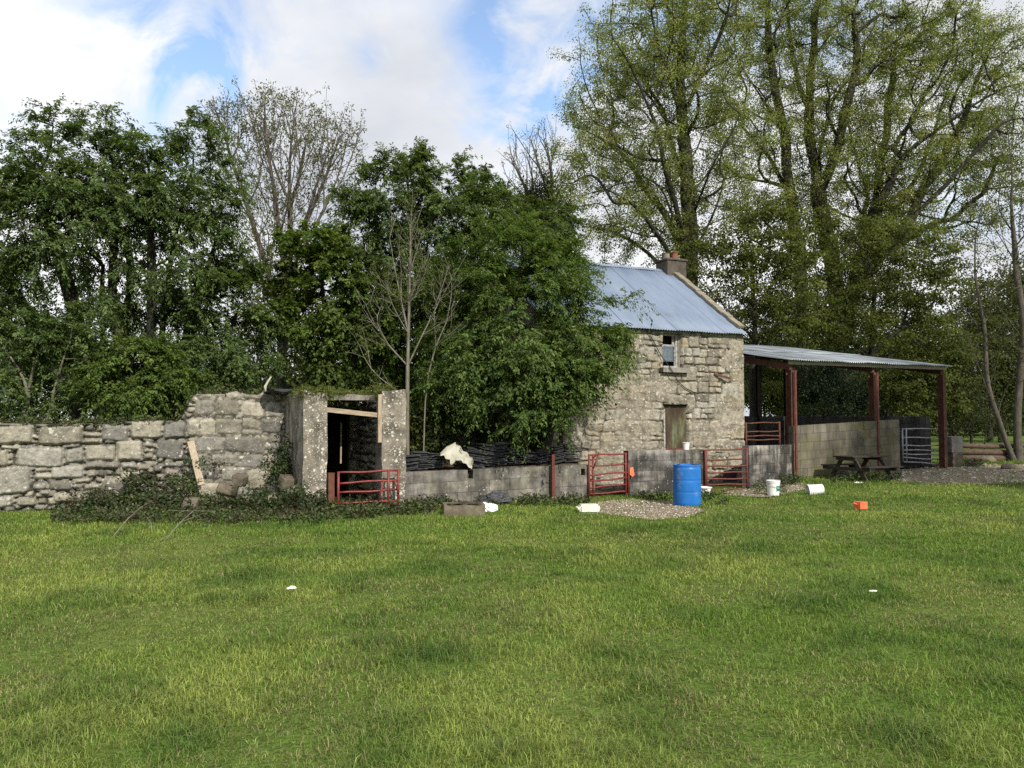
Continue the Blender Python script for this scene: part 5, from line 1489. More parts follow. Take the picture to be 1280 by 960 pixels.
for i, (px, py, s, words) in enumerate(((1232, 578, 0.22, 'low brown boulder on the gravel before the logs'), (1215, 583, 0.15, 'small dark stone on the track beside the gatepost'), (1262, 586, 0.18, 'flat stone at the edge of the gravel track'))):
    x, y, z = gp(px, py)
    crumple('boulder', words, 'stone', (x, y, z + s * 0.2), s * 1.5, s, s * 0.7, 'trough', 20 + i, 0.3 * i, 3, 0.35)

# dead sticks on the grass before the weeds
for i, (a0, a1, words) in enumerate((((140, 672), (176, 634), 'thin dead twig standing out of the grass at the wall end'), ((206, 676), (240, 640), 'forked dead twig leaning above the weeds'), ((190, 668), (184, 648), 'short dead stem between two leaning twigs'))):
    p = np.array(gp(*a0)); q = pp(a1[0], a1[1], p[1] + 0.55)
    mid = (p + q) / 2 + np.array([0.02, 0, 0.05])
    pts = [p, mid, q, q + np.array([0.06, 0.1, 0.05])]
    mb = MB(); mb.tube([v - p for v in pts], [0.008, 0.007, 0.005, 0.003], 5)
    if i == 1: mb.tube([mid - p, q - p + np.array([0.16, 0.0, -0.02])], [0.006, 0.003], 5); mb.tube([q - p + np.array([-0.35, 0, 0.02]), q - p + np.array([0.3, 0.1, -0.0])], [0.004, 0.003], 5)
    tag(mb.build('dead_twig', M['bark_pale'], smooth=True, loc=tuple(p)), words, 'twig')

# ------------------------------------------------------------------ grass
def in_frame(x, y):
    r = np.stack([x - O[0], y - O[1]], -1)
    return r @ E, r @ NB


def grass_zone(y0, y1, dens, wbase, hmul, seed, lim=0.74, segs=2):
    rng = np.random.default_rng(seed)
    area = (y1 ** 2 - y0 ** 2) * lim
    n = int(area * dens)
    y = np.sqrt(rng.uniform(y0 ** 2, y1 ** 2, n)); x = rng.uniform(-1, 1, n) * (lim * y + 0.6)
    cl = fbm(x * 5, y * 5, 2, 3)
    keep = rng.random(n) < np.clip(0.25 + 1.5 * (cl - 0.25), 0.2, 1)
    x, y = x[keep], y[keep]
    t, d = in_frame(x, y)
    bad = (d > -0.06) & (t > t503 - 0.1) & (t < tC0)
    bad |= (t >= tC0) & (d > (t - tC0) / (tC1 - tC0) * 1.22 - 0.04) & (t < tC1)
    bad |= (t >= tC1) & (d > SD - 0.05) & (t < tS1 + 0.3)
    bad |= (t <= t503) & (d > 1.9)
    bad |= (t > tA) & (t <= t503) & (d > -0.3)
    for P, pr_ in ((GR1, 0.92), (GR2, 0.85), (GR3, 0.84), (GR0, 0.30)):
        wx_ = x + 0.7 * (fbm(x * 2.2, y * 2.2, 5) - 0.5) + rng.normal(0, 0.08, len(x)); wy_ = y + 0.7 * (fbm(x * 2.2, y * 2.2, 6) - 0.5) + rng.normal(0, 0.08, len(x))
        bad |= inpoly(wx_, wy_, P) & (rng.random(len(x)) < pr_)
    x, y = x[~bad], y[~bad]
    n = len(x)
    lush = np.zeros(n)
    for (px, py, r) in TUFTS:
        tx_, ty_, _ = gp(px, py)
        dd = np.hypot(x - tx_, (y - ty_) * 0.8) / (r * (0.35 + 1.5 * fbm(x * 2.6, y * 2.6, 77)))
        lush = np.maximum(lush, np.clip(1.15 - dd, 0, 1) * 0.6 * (0.7 + 0.6 * ((px * 7 + py * 3) % 10) / 10))
    big = fbm(x * 0.45, y * 0.45, 20); med = fbm(x * 1.7 + 7, y * 1.7, 23)
    lush = np.maximum(lush, 0.45 * sstep(0.54, 0.70, fbm(x * 1.2 + 31, y * 1.2 + 11, 57)))
    worn = sstep(0.50, 0.66, fbm(x * 0.9 + 3, y * 0.9 + 8, 29))
    for (px, py, r) in ((702, 862, 0.35), (740, 890, 0.3), (250, 690, 0.8), (980, 665, 1.3)):
        tx_, ty_, _ = gp(px, py); worn = np.maximum(worn, np.clip(1.2 - np.hypot(x - tx_, y - ty_) / (r * (0.6 + 0.8 * fbm(x * 2, y * 2, 71))), 0, 1))
    h = hmul * np.minimum(rng.gamma(6, 1 / 6, n), 1.9) * (0.7 + 0.7 * med) * (1 + 0.95 * lush) * (1 - 0.4 * worn)
    th = rng.uniform(0, 2 * math.pi, n); lean = rng.uniform(0.25, 1.5, n) * h
    fx, fy = np.cos(th), np.sin(th); ph = th + rng.normal(math.pi / 2, 0.5, n); wx_, wy_ = np.cos(ph), np.sin(ph)
    wd = wbase * rng.uniform(0.6, 1.4, n) * (y / y0) ** 0.8
    z = ground(x, y) + 0.05 * np.clip(1 - np.hypot(x - 2, y - 12) / 40, 0, 1) * (fbm(x * 0.9, y * 0.9, 3) - 0.55) - 0.008
    b0 = np.stack([x - wx_ * wd / 2, y - wy_ * wd / 2, z], -1); b1 = np.stack([x + wx_ * wd / 2, y + wy_ * wd / 2, z], -1)
    mx, my, mz = x + fx * lean * 0.35, y + fy * lean * 0.35, z + h * 0.6
    m0 = np.stack([mx - wx_ * wd * 0.4, my - wy_ * wd * 0.4, mz], -1); m1 = np.stack([mx + wx_ * wd * 0.4, my + wy_ * wd * 0.4, mz], -1)
    tp = np.stack([x + fx * lean, y + fy * lean, z + h * (1 - 0.32 * lean / h)], -1)
    V = np.stack([b0, b1, m1, m0, tp], 1).reshape(-1, 3)
    base = 5 * np.arange(n)[:, None]
    Q = base + np.array([0, 1, 2, 3]); T = base + np.array([3, 2, 4])
    gA = np.array([0.140, 0.232, 0.036]); gB = np.array([0.285, 0.345, 0.080]); gC = np.array([0.044, 0.114, 0.022]); st = np.array([0.40, 0.385, 0.175]); br_ = np.array([0.19, 0.165, 0.075])
    u = np.clip((big - 0.42) * 2.2 + 0.15 + (med - 0.5) * 1.6 + rng.normal(0, 0.28, n) + 0.15 - 0.022 * x, 0, 1)[:, None]  # paler blades towards the left: sunlight there painted into the colour
    c = gA * (1 - u) + gB * u
    lw = np.clip(lush * 1.15, 0, 1)[:, None]; c = c * (1 - lw) + gC * lw
    s = (rng.random(n) < 0.03 + 0.24 * worn)[:, None]
    c = np.where(s, st * rng.uniform(0.5, 1.0, (n, 1)), c)
    s = (rng.random(n) < 0.05 + 0.15 * worn)[:, None]
    c = np.where(s, br_, c)
    c = c * rng.uniform(0.6, 1.4, (n, 1))
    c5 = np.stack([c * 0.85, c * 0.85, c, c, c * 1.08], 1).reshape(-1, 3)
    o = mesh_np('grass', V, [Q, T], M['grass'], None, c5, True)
    tag(o, 'short pasture grass with darker lush tufts', 'grass', kind='stuff')


TUFTS = [(545, 818, 0.42), (770, 818, 0.40), (470, 806, 0.30), (300, 722, 0.65), (380, 880, 0.35), (40, 790, 0.6), (50, 930, 0.5), (220, 935, 0.4), (640, 940, 0.25), (890, 930, 0.35), (940, 685, 0.6),
         (1110, 680, 0.45), (1020, 755, 0.35), (1090, 780, 0.25), (1190, 782, 0.3), (700, 700, 0.5), (830, 700, 0.5), (110, 750, 0.5), (620, 720, 0.4), (1110, 870, 0.25), (1240, 850, 0.35), (1130, 925, 0.35),
         (560, 690, 0.4), (860, 770, 0.3), (180, 705, 0.5), (1075, 626, 0.55), (1200, 700, 0.6), (460, 735, 0.3), (770, 940, 0.3), (320, 800, 0.35)]
grass_zone(3.3, 5.2, 13500, 0.0032, 0.036, 1)
grass_zone(5.2, 8.0, 8600, 0.0040, 0.039, 2)
grass_zone(8.0, 12.0, 4500, 0.0054, 0.043, 3)
grass_zone(12.0, 17.0, 2300, 0.0076, 0.048, 4)
grass_zone(17.0, 27.0, 800, 0.012, 0.058, 5, 0.70)


# ------------------------------------------------------------------ weeds and ivy at the wall foot
def weeds(name, label, cat, pts, m, R, size, pal, mat='ivy', seed=1, aspect=0.7, kind='stuff', **kw):
    rng = np.random.default_rng(seed)
    V, Fq, C = leaf_geo(rng, pts, m, R, size, aspect, pal=pal, **kw)
    k = V[:, 2] > ground(V[:, 0], V[:, 1]) + 0.005
    kf = k.reshape(-1, 4).all(1)
    V = V.reshape(-1, 4, 3)[kf].reshape(-1, 3); C = C.reshape(-1, 4, 3)[kf].reshape(-1, 3)
    o = mesh_np(name, V, [np.arange(len(V)).reshape(-1, 4)], M[mat], None, C, True)
    tag(o, label, cat, kind=kind)
    return o


DKPAL = ((0.026, 0.050, 0.016), (0.036, 0.062, 0.02), (0.052, 0.082, 0.026), (0.045, 0.045, 0.024))
MIDPAL = ((0.050, 0.080, 0.026), (0.065, 0.090, 0.032), (0.085, 0.105, 0.04), (0.075, 0.066, 0.04))
rng = np.random.default_rng(41)
# mound of ivy and bramble against the wall
P = []
for (px, py, Yv, rx, ry, n) in ((178, 600, 15.0, 18, 10, 14), (160, 620, 14.7, 50, 8, 30), (232, 604, 15.2, 22, 9, 16), (215, 626, 14.5, 56, 7, 28), (300, 632, 14.2, 56, 7, 30), (352, 590, 15.4, 12, 22, 24), (378, 628, 14.1, 26, 15, 36),
                                (335, 622, 14.6, 24, 10, 12), (110, 630, 14.4, 30, 6, 16), (255, 578, 15.7, 12, 8, 4), (388, 642, 13.9, 26, 8, 20), (355, 562, 15.6, 8, 18, 8)):
    k = Yv / 1000
    c = pp(px, py, Yv)
    q = rng.normal(size=(n, 3)) * np.array([rx * k * 0.6, 0.28, ry * k * 0.55]) + c
    P.append(q)
P = np.concatenate(P); P[:, 2] = np.maximum(P[:, 2], 0.05)
weeds('ivy', 'dark ivy and bramble heaped over the rubble at the foot of the wall', 'ivy', P, 50, 0.17, 0.056, DKPAL + MIDPAL, seed=2, droop=0.2, upb=0.8)
# low weeds along the margin of the grass
P = []
for _ in range(900):
    px = rng.uniform(70, 540); lim0 = 640 + 8 * math.sin(px / 37) ; py = rng.uniform(632, 655 if px < 420 else 648)
    if px > 470: py = rng.uniform(630, 645)
    x, y, z = gp(px, py); P.append((x, y, z + rng.uniform(0.01, 0.10)))
weeds('undergrowth', 'low weeds and nettles edging the grass before the ruin', 'weeds', P, 26, 0.12, 0.05, MIDPAL, seed=3, droop=0.1, upb=0.7)
P = []
for (px0, px1, py0, py1, n) in ((505, 560, 630, 640, 60), (640, 735, 627, 634, 70), (560, 640, 626, 632, 30), (790, 850, 620, 626, 25), (975, 1000, 598, 607, 40), (1040, 1125, 597, 604, 80), (420, 505, 632, 645, 80), (930, 985, 608, 616, 25), (1205, 1230, 575, 585, 60), (880, 905, 620, 632, 20)):
    for _ in range(n):
        x, y, z = gp(rng.uniform(px0, px1), rng.uniform(py0, py1)); P.append((x, y, z + rng.uniform(0.0, 0.13)))
weeds('undergrowth', 'tufts of weeds along the bottom of the block walls', 'weeds', P, 22, 0.12, 0.05, MIDPAL + DKPAL, seed=4, droop=0.1)
# moss and grass on the porch roof and the ruined wall tops
P = []
for _ in range(300):
    q_ = rng.random()
    if q_ < 0.40: t = rng.uniform(tA, tB + 0.05); d = rng.uniform(-0.24, 1.8) if rng.random() < 0.6 else rng.uniform(-0.27, 0.1)
    elif q_ < 0.85: t = rng.uniform(tB, tC); d = 0.5 + rng.gamma(2, 0.25)
    else: t = rng.uniform(tC - 0.05, tC + 0.25); d = rng.uniform(-0.15, 0.3)
    zt_ = zf + (ZP if q_ < 0.4 else (min(ZP, ZQ) - 0.02 if q_ < 0.85 else ZQ))
    x, y = W(t, d); P.append((x, y, zt_ + rng.uniform(-0.10, 0.05) * (1 if d < 0.7 else 0.4)))
weeds('roof_moss', 'mossy grass tuft growing on top of the porch', 'moss', P, 30, 0.12, 0.075, ((0.10, 0.13, 0.03), (0.075, 0.10, 0.025), (0.14, 0.15, 0.045)), 'moss', 5, aspect=0.16, upb=0.1, droop=-0.3)
P = []
for _ in range(150):
    px = rng.uniform(-30, 352); t = t_at(px, DW + 0.25); x, y = W(t, DW + rng.uniform(0.05, 0.5)); P.append((x, y, wall_top(t - TL) + rng.uniform(-0.02, 0.06)))
weeds('wall_plants', 'grass and small plants growing along the boulder wall top', 'weeds', P, 26, 0.14, 0.05, MIDPAL, seed=6)
# plants over the bank and ruined wall behind the slates
P = []
for _ in range(170):
    t = rng.uniform(t503 + 0.05, t503 + 1.5); d = rng.uniform(0.9, 1.9); x, y = W(t, d); P.append((x, y, rng.uniform(0.85, 1.95)))
for _ in range(150):
    t = rng.uniform(t503 + 1.3, T0 + 0.3); d = rng.uniform(1.3, 1.9); x, y = W(t, d); P.append((x, y, rng.uniform(0.9, 1.9)))
weeds('wall_creeper', 'yellow green young shoots creeping over the ruined wall behind the slates', 'creeper', P, 34, 0.19, 0.075, ((0.055, 0.085, 0.025), (0.10, 0.115, 0.03), (0.04, 0.065, 0.02)), 'leaf', 7, aspect=0.5)

# ------------------------------------------------------------------ trees
ELDER = ((0.082, 0.126, 0.040), (0.100, 0.148, 0.047), (0.122, 0.168, 0.056), (0.070, 0.110, 0.037))
ELDERB = ((0.092, 0.142, 0.032), (0.118, 0.168, 0.040), (0.076, 0.120, 0.029))
LIME = ((0.205, 0.250, 0.075), (0.25, 0.285, 0.095), (0.17, 0.215, 0.065), (0.265, 0.275, 0.105))
IVYP = ((0.125, 0.148, 0.038), (0.095, 0.115, 0.032), (0.155, 0.17, 0.05))
el = dict(shoots=13, per=24, length=0.62, size=0.080, aspect=0.42, droop=0.42, upb=0.8, pal=ELDER)

tree('elder_tree', 'large dark leafy elder tree of many stems behind the boulder wall', 'tree', 17.8,
     [[(165, 545, 0), (150, 440, 0), (140, 340, 0.2), (150, 220, 0)], [(185, 545, 0.3), (195, 440, 0.3), (215, 330, 0.4), (235, 220, 0.3)], [(150, 545, 0.2), (105, 430, 0.3), (75, 320, 0.2), (60, 230, 0)],
      [(200, 545, 0.6), (225, 440, 0.5), (255, 360, 0.2), (270, 290, 0)], [(160, 545, 0.8), (160, 420, 0.8), (165, 320, 0.8), (120, 240, 0.6)], [(175, 545, -0.3), (178, 420, -0.2), (185, 300, 0), (190, 200, 0)], [(140, 545, 0.7), (60, 440, 0.9), (15, 340, 0.6)], [(205, 545, 0.0), (212, 420, 0.0), (205, 330, 0.1)], [(128, 545, 0.4), (130, 430, 0.4), (128, 330, 0.4)], [(220, 545, 0.9), (240, 430, 0.8), (238, 330, 0.7)]],
     [(62, 172, 42, 36, 0.7), (105, 150, 30, 26, 0.5), (150, 200, 62, 48, 1.0), (212, 192, 56, 40, 0.9), (250, 180, 32, 36, 0.6), (268, 232, 34, 42, 0.7), (30, 235, 60, 48, 1.0), (110, 250, 80, 60, 1.4), (190, 262, 90, 62, 1.4), (258, 300, 46, 34, 0.8), (20, 320, 70, 50, 1.2),
      (110, 322, 70, 40, 1.2), (205, 335, 66, 40, 1.2), (275, 270, 34, 26, 0.7), (-60, 280, 60, 90, 1.4), (20, 400, 44, 40, 0.8), (150, 385, 90, 44, 1.1, 0.3, 0.9), (240, 390, 56, 44, 1.0, 0.2, 0.9), (150, 260, 120, 70, 1.5), (60, 240, 70, 60, 1.4), (-20, 350, 60, 60, 1.2)], 640, el, 51, 0.16, 0.006, 0.25, 'bark', 'leaf', shell=1.9, ctip=2)
elb = dict(el); elb.update(pal=ELDERB, size=0.078, length=0.5, shoots=13)
tree('elder_bush', 'bright leafy elder bush hanging over the middle of the boulder wall', 'bush', 16.6,
     [[(165, 545, 0), (168, 500, -0.1), (172, 450, -0.2)], [(175, 545, 0), (205, 490, 0), (228, 460, -0.2)], [(155, 545, 0.1), (130, 480, -0.1), (110, 440, -0.2)]],
     [(175, 448, 52, 26, 0.6, -0.1), (130, 470, 42, 24, 0.5, -0.2), (215, 468, 36, 26, 0.5, -0.2), (175, 490, 58, 20, 0.4, -0.4), (140, 500, 20, 20, 0.3, -0.5), (100, 440, 40, 22, 0.6, 0.3), (215, 495, 26, 18, 0.3, -0.3)], 100, elb, 52, 0.06, 0.005, 0.25, 'bark_pale', 'leaf', ctip=2)
tree('elder_bush', 'shaded elder bush at the picture edge above the far end of the boulder wall', 'bush', 16.2,
     [[(20, 545, 0), (30, 490, 0), (50, 430, 0)], [(10, 545, 0), (0, 480, 0), (-30, 430, 0)], [(40, 545, 0.1), (70, 480, 0.1), (90, 420, 0.2)]],
     [(20, 430, 60, 36, 0.7), (70, 415, 46, 30, 0.7, 0.3), (10, 480, 40, 22, 0.4, -0.2), (80, 470, 34, 24, 0.4), (20, 512, 26, 12, 0.25, -0.3), (-60, 450, 60, 60, 0.8), (60, 500, 34, 14, 0.3)], 110, dict(el, length=0.5, size=0.075), 53, 0.06, 0.005, 0.25, 'bark_pale', 'leaf', ctip=2)
tree('elder_bush', 'dense dark bush between the boulder wall and the budding ash', 'bush', 18.2,
     [[(280, 520, 0), (285, 460, 0), (290, 380, 0)], [(290, 520, 0.2), (320, 450, 0), (335, 380, 0)], [(270, 520, 0.1), (245, 450, -0.1), (240, 400, 0)]],
     [(285, 350, 46, 36, 0.9), (250, 385, 40, 34, 0.8), (305, 400, 46, 40, 0.9), (262, 440, 54, 36, 0.8, -0.4), (315, 455, 40, 26, 0.6, -0.6), (240, 480, 34, 16, 0.5, -0.6), (290, 488, 40, 14, 0.5, -0.7), (312, 345, 26, 16, 0.4)], 165, dict(el, length=0.5, size=0.076), 54, 0.08, 0.005, 0.25, 'bark', 'leaf', ctip=2)

# ash, just breaking bud
tree('ash_tree', 'tall nearly bare ash with pale upswept twigs and small bud clusters', 'tree', 21.5,
     [[(354, 545, 0), (355, 440, 0), (352, 380, 0), (360, 300, 0.1), (362, 200, 0.1), (375, 120, 0)], [(354, 545, 0.02), (355, 430, 0), (330, 320, 0.1), (305, 240, 0), (275, 160, -0.2)], [0, (358, 330, 0), (390, 260, 0.4), (420, 190, 0.5)],
      [0, (356, 350, 0), (345, 270, -0.4), (335, 180, -0.4), (325, 120, -0.5)], [0, (357, 340, 0), (400, 280, -0.3), (440, 180, -0.4)], [0, (354, 440, 0), (375, 420, 0), (385, 360, 0.3)], [0, (355, 445, 0), (320, 410, 0.2), (300, 350, 0.4)]],
     [(355, 150, 70, 46, 1.6), (300, 160, 44, 42, 1.2), (415, 180, 44, 44, 1.2), (355, 220, 90, 60, 1.8), (350, 300, 70, 60, 1.5), (270, 145, 22, 28, 0.6), (440, 170, 22, 26, 0.6), (350, 380, 60, 40, 1.0)], 2600,
     dict(m=9, R=0.10, size=0.075, aspect=0.4, droop=-0.3, upb=0.3, pal=((0.13, 0.15, 0.05), (0.17, 0.17, 0.065), (0.11, 0.12, 0.045)), flat=1.0), 55, 0.14, 0.0048, 0.62, 'bark_ash', 'lime_leaf', shell=2.6, ctip=1, jit=0.03)
# sapling before the porch
tree('ash_sapling', 'slender bare ash sapling with thin pale stems rising beside the porch pillar', 'tree', 15.9,
     [[(509, 612, 0), (508, 500, 0), (508, 455, 0), (512, 380, 0.05), (510, 300, 0), (514, 235, 0)], [0, (509, 455, 0), (530, 410, -0.05), (562, 355, 0.1), (580, 318, 0.1)], [0, (508, 470, 0), (485, 440, 0.1), (463, 405, 0.1), (445, 370, 0)],
      [0, (510, 430, 0), (497, 370, 0), (488, 300, 0.1)], [0, (528, 414, -0.05), (548, 380, -0.2), (572, 395, -0.2)], [0, (512, 390, 0), (535, 330, -0.2), (548, 270, -0.2)], [(527, 590, 0.35), (529, 470, 0.3), (536, 430, 0.3), (556, 395, 0.3), (575, 375, 0.35)]],
     [(510, 280, 30, 46, 0.5), (550, 350, 34, 40, 0.5), (480, 370, 34, 46, 0.5), (515, 340, 40, 50, 0.5), (560, 400, 26, 30, 0.4), (455, 420, 26, 26, 0.4), (470, 470, 20, 14, 0.3)], 560,
     dict(m=5, R=0.07, size=0.05, aspect=0.45, droop=0.0, upb=0.5, pal=((0.10, 0.12, 0.035), (0.075, 0.09, 0.03)), flat=1.0), 56, 0.040, 0.0036, 0.55, 'bark_pale', 'lime_leaf', shell=2.2, ctip=1, jit=0.015)
# the bushes hiding the cottage end
tree('elder_tree', 'huge dense leafy elder covering the end of the cottage above the slates', 'tree', 17.2,
     [[(655, 560, 0.2), (650, 480, 0.2), (640, 400, 0.2), (640, 320, 0.2)], [(670, 560, 0), (700, 470, 0), (720, 400, 0)], [(640, 560, 0.3), (600, 470, 0.2), (580, 400, 0.2)], [(690, 560, 0.2), (705, 520, 0), (740, 440, -0.2)]],
     [(650, 320, 60, 50, 1.0, 0.3), (600, 360, 60, 56, 1.0, 0.2), (690, 350, 56, 50, 1.0), (714, 374, 44, 38, 0.9, -0.1), (640, 410, 80, 60, 1.2, -0.2), (720, 430, 62, 52, 1.0, -0.2), (757, 432, 24, 34, 0.6, -0.2), (690, 468, 72, 40, 1.0, -0.5), (620, 462, 60, 40, 1.0, -0.3),
      (590, 482, 40, 26, 0.6, -0.3), (640, 484, 56, 22, 0.6, -0.5), (720, 480, 42, 22, 0.6, -0.5), (560, 430, 44, 50, 0.8, 0.1), (775, 385, 14, 16, 0.3, -0.2), (560, 350, 40, 40, 0.8, 0.3), (600, 494, 50, 16, 0.5, -0.6), (655, 490, 50, 16, 0.4, -0.6), (705, 488, 30, 16, 0.4, -0.6), (565, 490, 34, 34, 0.6, -0.3), (640, 470, 100, 60, 1.1, -0.4)], 600,
     dict(elb, pal=((0.086, 0.138, 0.036), (0.106, 0.162, 0.043), (0.128, 0.178, 0.050), (0.073, 0.120, 0.033)), shoots=13, length=0.50, size=0.072), 57, 0.14, 0.006, 0.25, 'bark', 'leaf', ctip=2)
tree('elder_tree', 'tall dark elder with ragged top rising behind the bare sapling', 'tree', 19.2,
     [[(540, 560, 0), (535, 450, 0), (525, 350, 0), (520, 240, 0)], [(545, 560, 0.2), (570, 440, 0.2), (590, 330, 0.2), (590, 250, 0.2)], [(530, 560, 0.2), (490, 440, 0.2), (455, 330, 0.2)]],
     [(512, 225, 44, 32, 0.8), (530, 200, 20, 16, 0.4), (470, 215, 28, 22, 0.5), (455, 262, 42, 34, 0.8), (525, 265, 60, 44, 1.1), (580, 240, 52, 38, 0.9), (615, 275, 44, 36, 0.9), (480, 330, 60, 60, 1.1), (550, 340, 60, 60, 1.1), (600, 320, 44, 46, 0.9), (660, 290, 36, 26, 0.6), (430, 300, 20, 20, 0.4), (530, 400, 70, 60, 1.0), (490, 280, 60, 40, 0.9), (560, 290, 70, 50, 1.0)], 470,
     dict(el, length=0.55, size=0.08), 58, 0.15, 0.006, 0.25, 'bark', 'leaf', ctip=2)
tree('sycamore_bush', 'mid green broad leaved bush filling the gap above the porch', 'bush', 18.6,
     [[(415, 545, 0), (412, 470, 0), (405, 400, 0), (400, 330, 0)], [(425, 545, 0.1), (440, 460, 0), (450, 400, 0)], [(405, 545, 0.2), (385, 450, 0.2), (375, 380, 0.3)]],
     [(400, 310, 44, 32, 0.8), (385, 350, 50, 40, 0.9), (435, 350, 44, 46, 0.9), (410, 400, 56, 36, 0.9), (450, 410, 40, 40, 0.7), (400, 445, 44, 20, 0.6, 0.2), (470, 370, 36, 46, 0.8), (365, 390, 20, 34, 0.5), (480, 440, 40, 36, 0.6), (440, 460, 50, 20, 0.5)], 260,
     dict(el, pal=((0.092, 0.138, 0.028), (0.115, 0.16, 0.036), (0.074, 0.118, 0.026)), shoots=11, length=0.5, size=0.085, aspect=0.6), 59, 0.08, 0.005, 0.25, 'bark', 'leaf', ctip=2)
# young pale tree showing between, farther back
tree('willow_bush', 'pale yellow green bush glimpsed behind the ash trunk', 'bush', 28,
     [[(325, 530, 0), (325, 440, 0), (328, 380, 0)], [0, (325, 520, 0), (350, 440, 0), (370, 370, 0)]], [(325, 375, 40, 34, 1.2), (370, 360, 44, 36, 1.2), (330, 430, 50, 40, 1.2), (400, 420, 50, 60, 1.2), (300, 470, 60, 40, 1.2), (420, 300, 30, 30, 0.9)], 230,
     dict(m=60, R=0.4, size=0.10, aspect=0.4, droop=0.2, upb=0.6, pal=((0.12, 0.14, 0.04), (0.095, 0.12, 0.035)), flat=0.8), 60, 0.08, 0.006, 0.3, 'bark', 'lime_leaf', ctip=2)

# the limes
lf = dict(m=80, R=0.60, size=0.072, aspect=0.75, droop=0.5, upb=0.5, pal=LIME, flat=0.7, lvar=0.3)
tree('lime_tree', 'lime tree in thin spring leaf standing behind the cottage chimney', 'tree', 33,
     [[(868, 530, 0), (866, 420, 0), (862, 320, 0), (858, 220, 0), (853, 130, 0), (855, 40, 0), (870, -60, 0)],
      [0, (864, 340, 0), (845, 290, 0.6), (815, 235, 1.2), (780, 190, 1.6), (748, 165, 1.8), (722, 160, 2)], [0, (866, 370, 0), (838, 318, -0.8), (800, 262, -1.6), (760, 232, -2.2), (722, 222, -2.6)],
      [0, (867, 410, 0), (838, 352, 0.8), (800, 305, 1.2), (760, 285, 1.4), (728, 282, 1.6)], [0, (868, 440, 0), (830, 372, -1), (790, 335, -1.6), (758, 322, -1.8)],
      [0, (862, 330, 0), (845, 250, -1.4), (822, 170, -2), (800, 100, -2.4), (770, 50, -2.6)], [0, (858, 230, 0), (832, 150, 1.4), (800, 90, 2.2), (762, 62, 2.8)], [0, (855, 180, 0), (838, 100, -0.8), (820, 30, -1.2), (800, -30, -1.4)],
      [0, (853, 140, 0), (880, 80, -1), (908, 20, -1.5)], [0, (860, 280, 0), (893, 215, -2), (925, 140, -2.5)], [0, (862, 320, 0), (890, 268, 1.6), (912, 225, 2.2)]],
     [(800, 60, 80, 70, 3.5), (870, 20, 90, 80, 3.5), (760, 130, 60, 60, 3), (850, 120, 90, 70, 3.5), (735, 200, 50, 46, 2.5), (800, 210, 80, 60, 3.2), (760, 280, 60, 34, 2.5), (820, 290, 70, 40, 2.6), (900, 200, 50, 90, 2.5), (715, 240, 24, 26, 1.2), (880, -70, 120, 60, 3.5)], 2300, dict(lf, R=0.48, m=84), 61, 0.42, 0.0125, 0.13, 'bark', 'lime_leaf', shell=2.4, ctip=3,
     ivy=dict(rmin=0.09, n=260, off=0.9, zmax=13, zmin=2, leaf=dict(pal=IVYP, m=40, R=0.45, size=0.08)), jit=0.07)
lf2 = dict(lf)
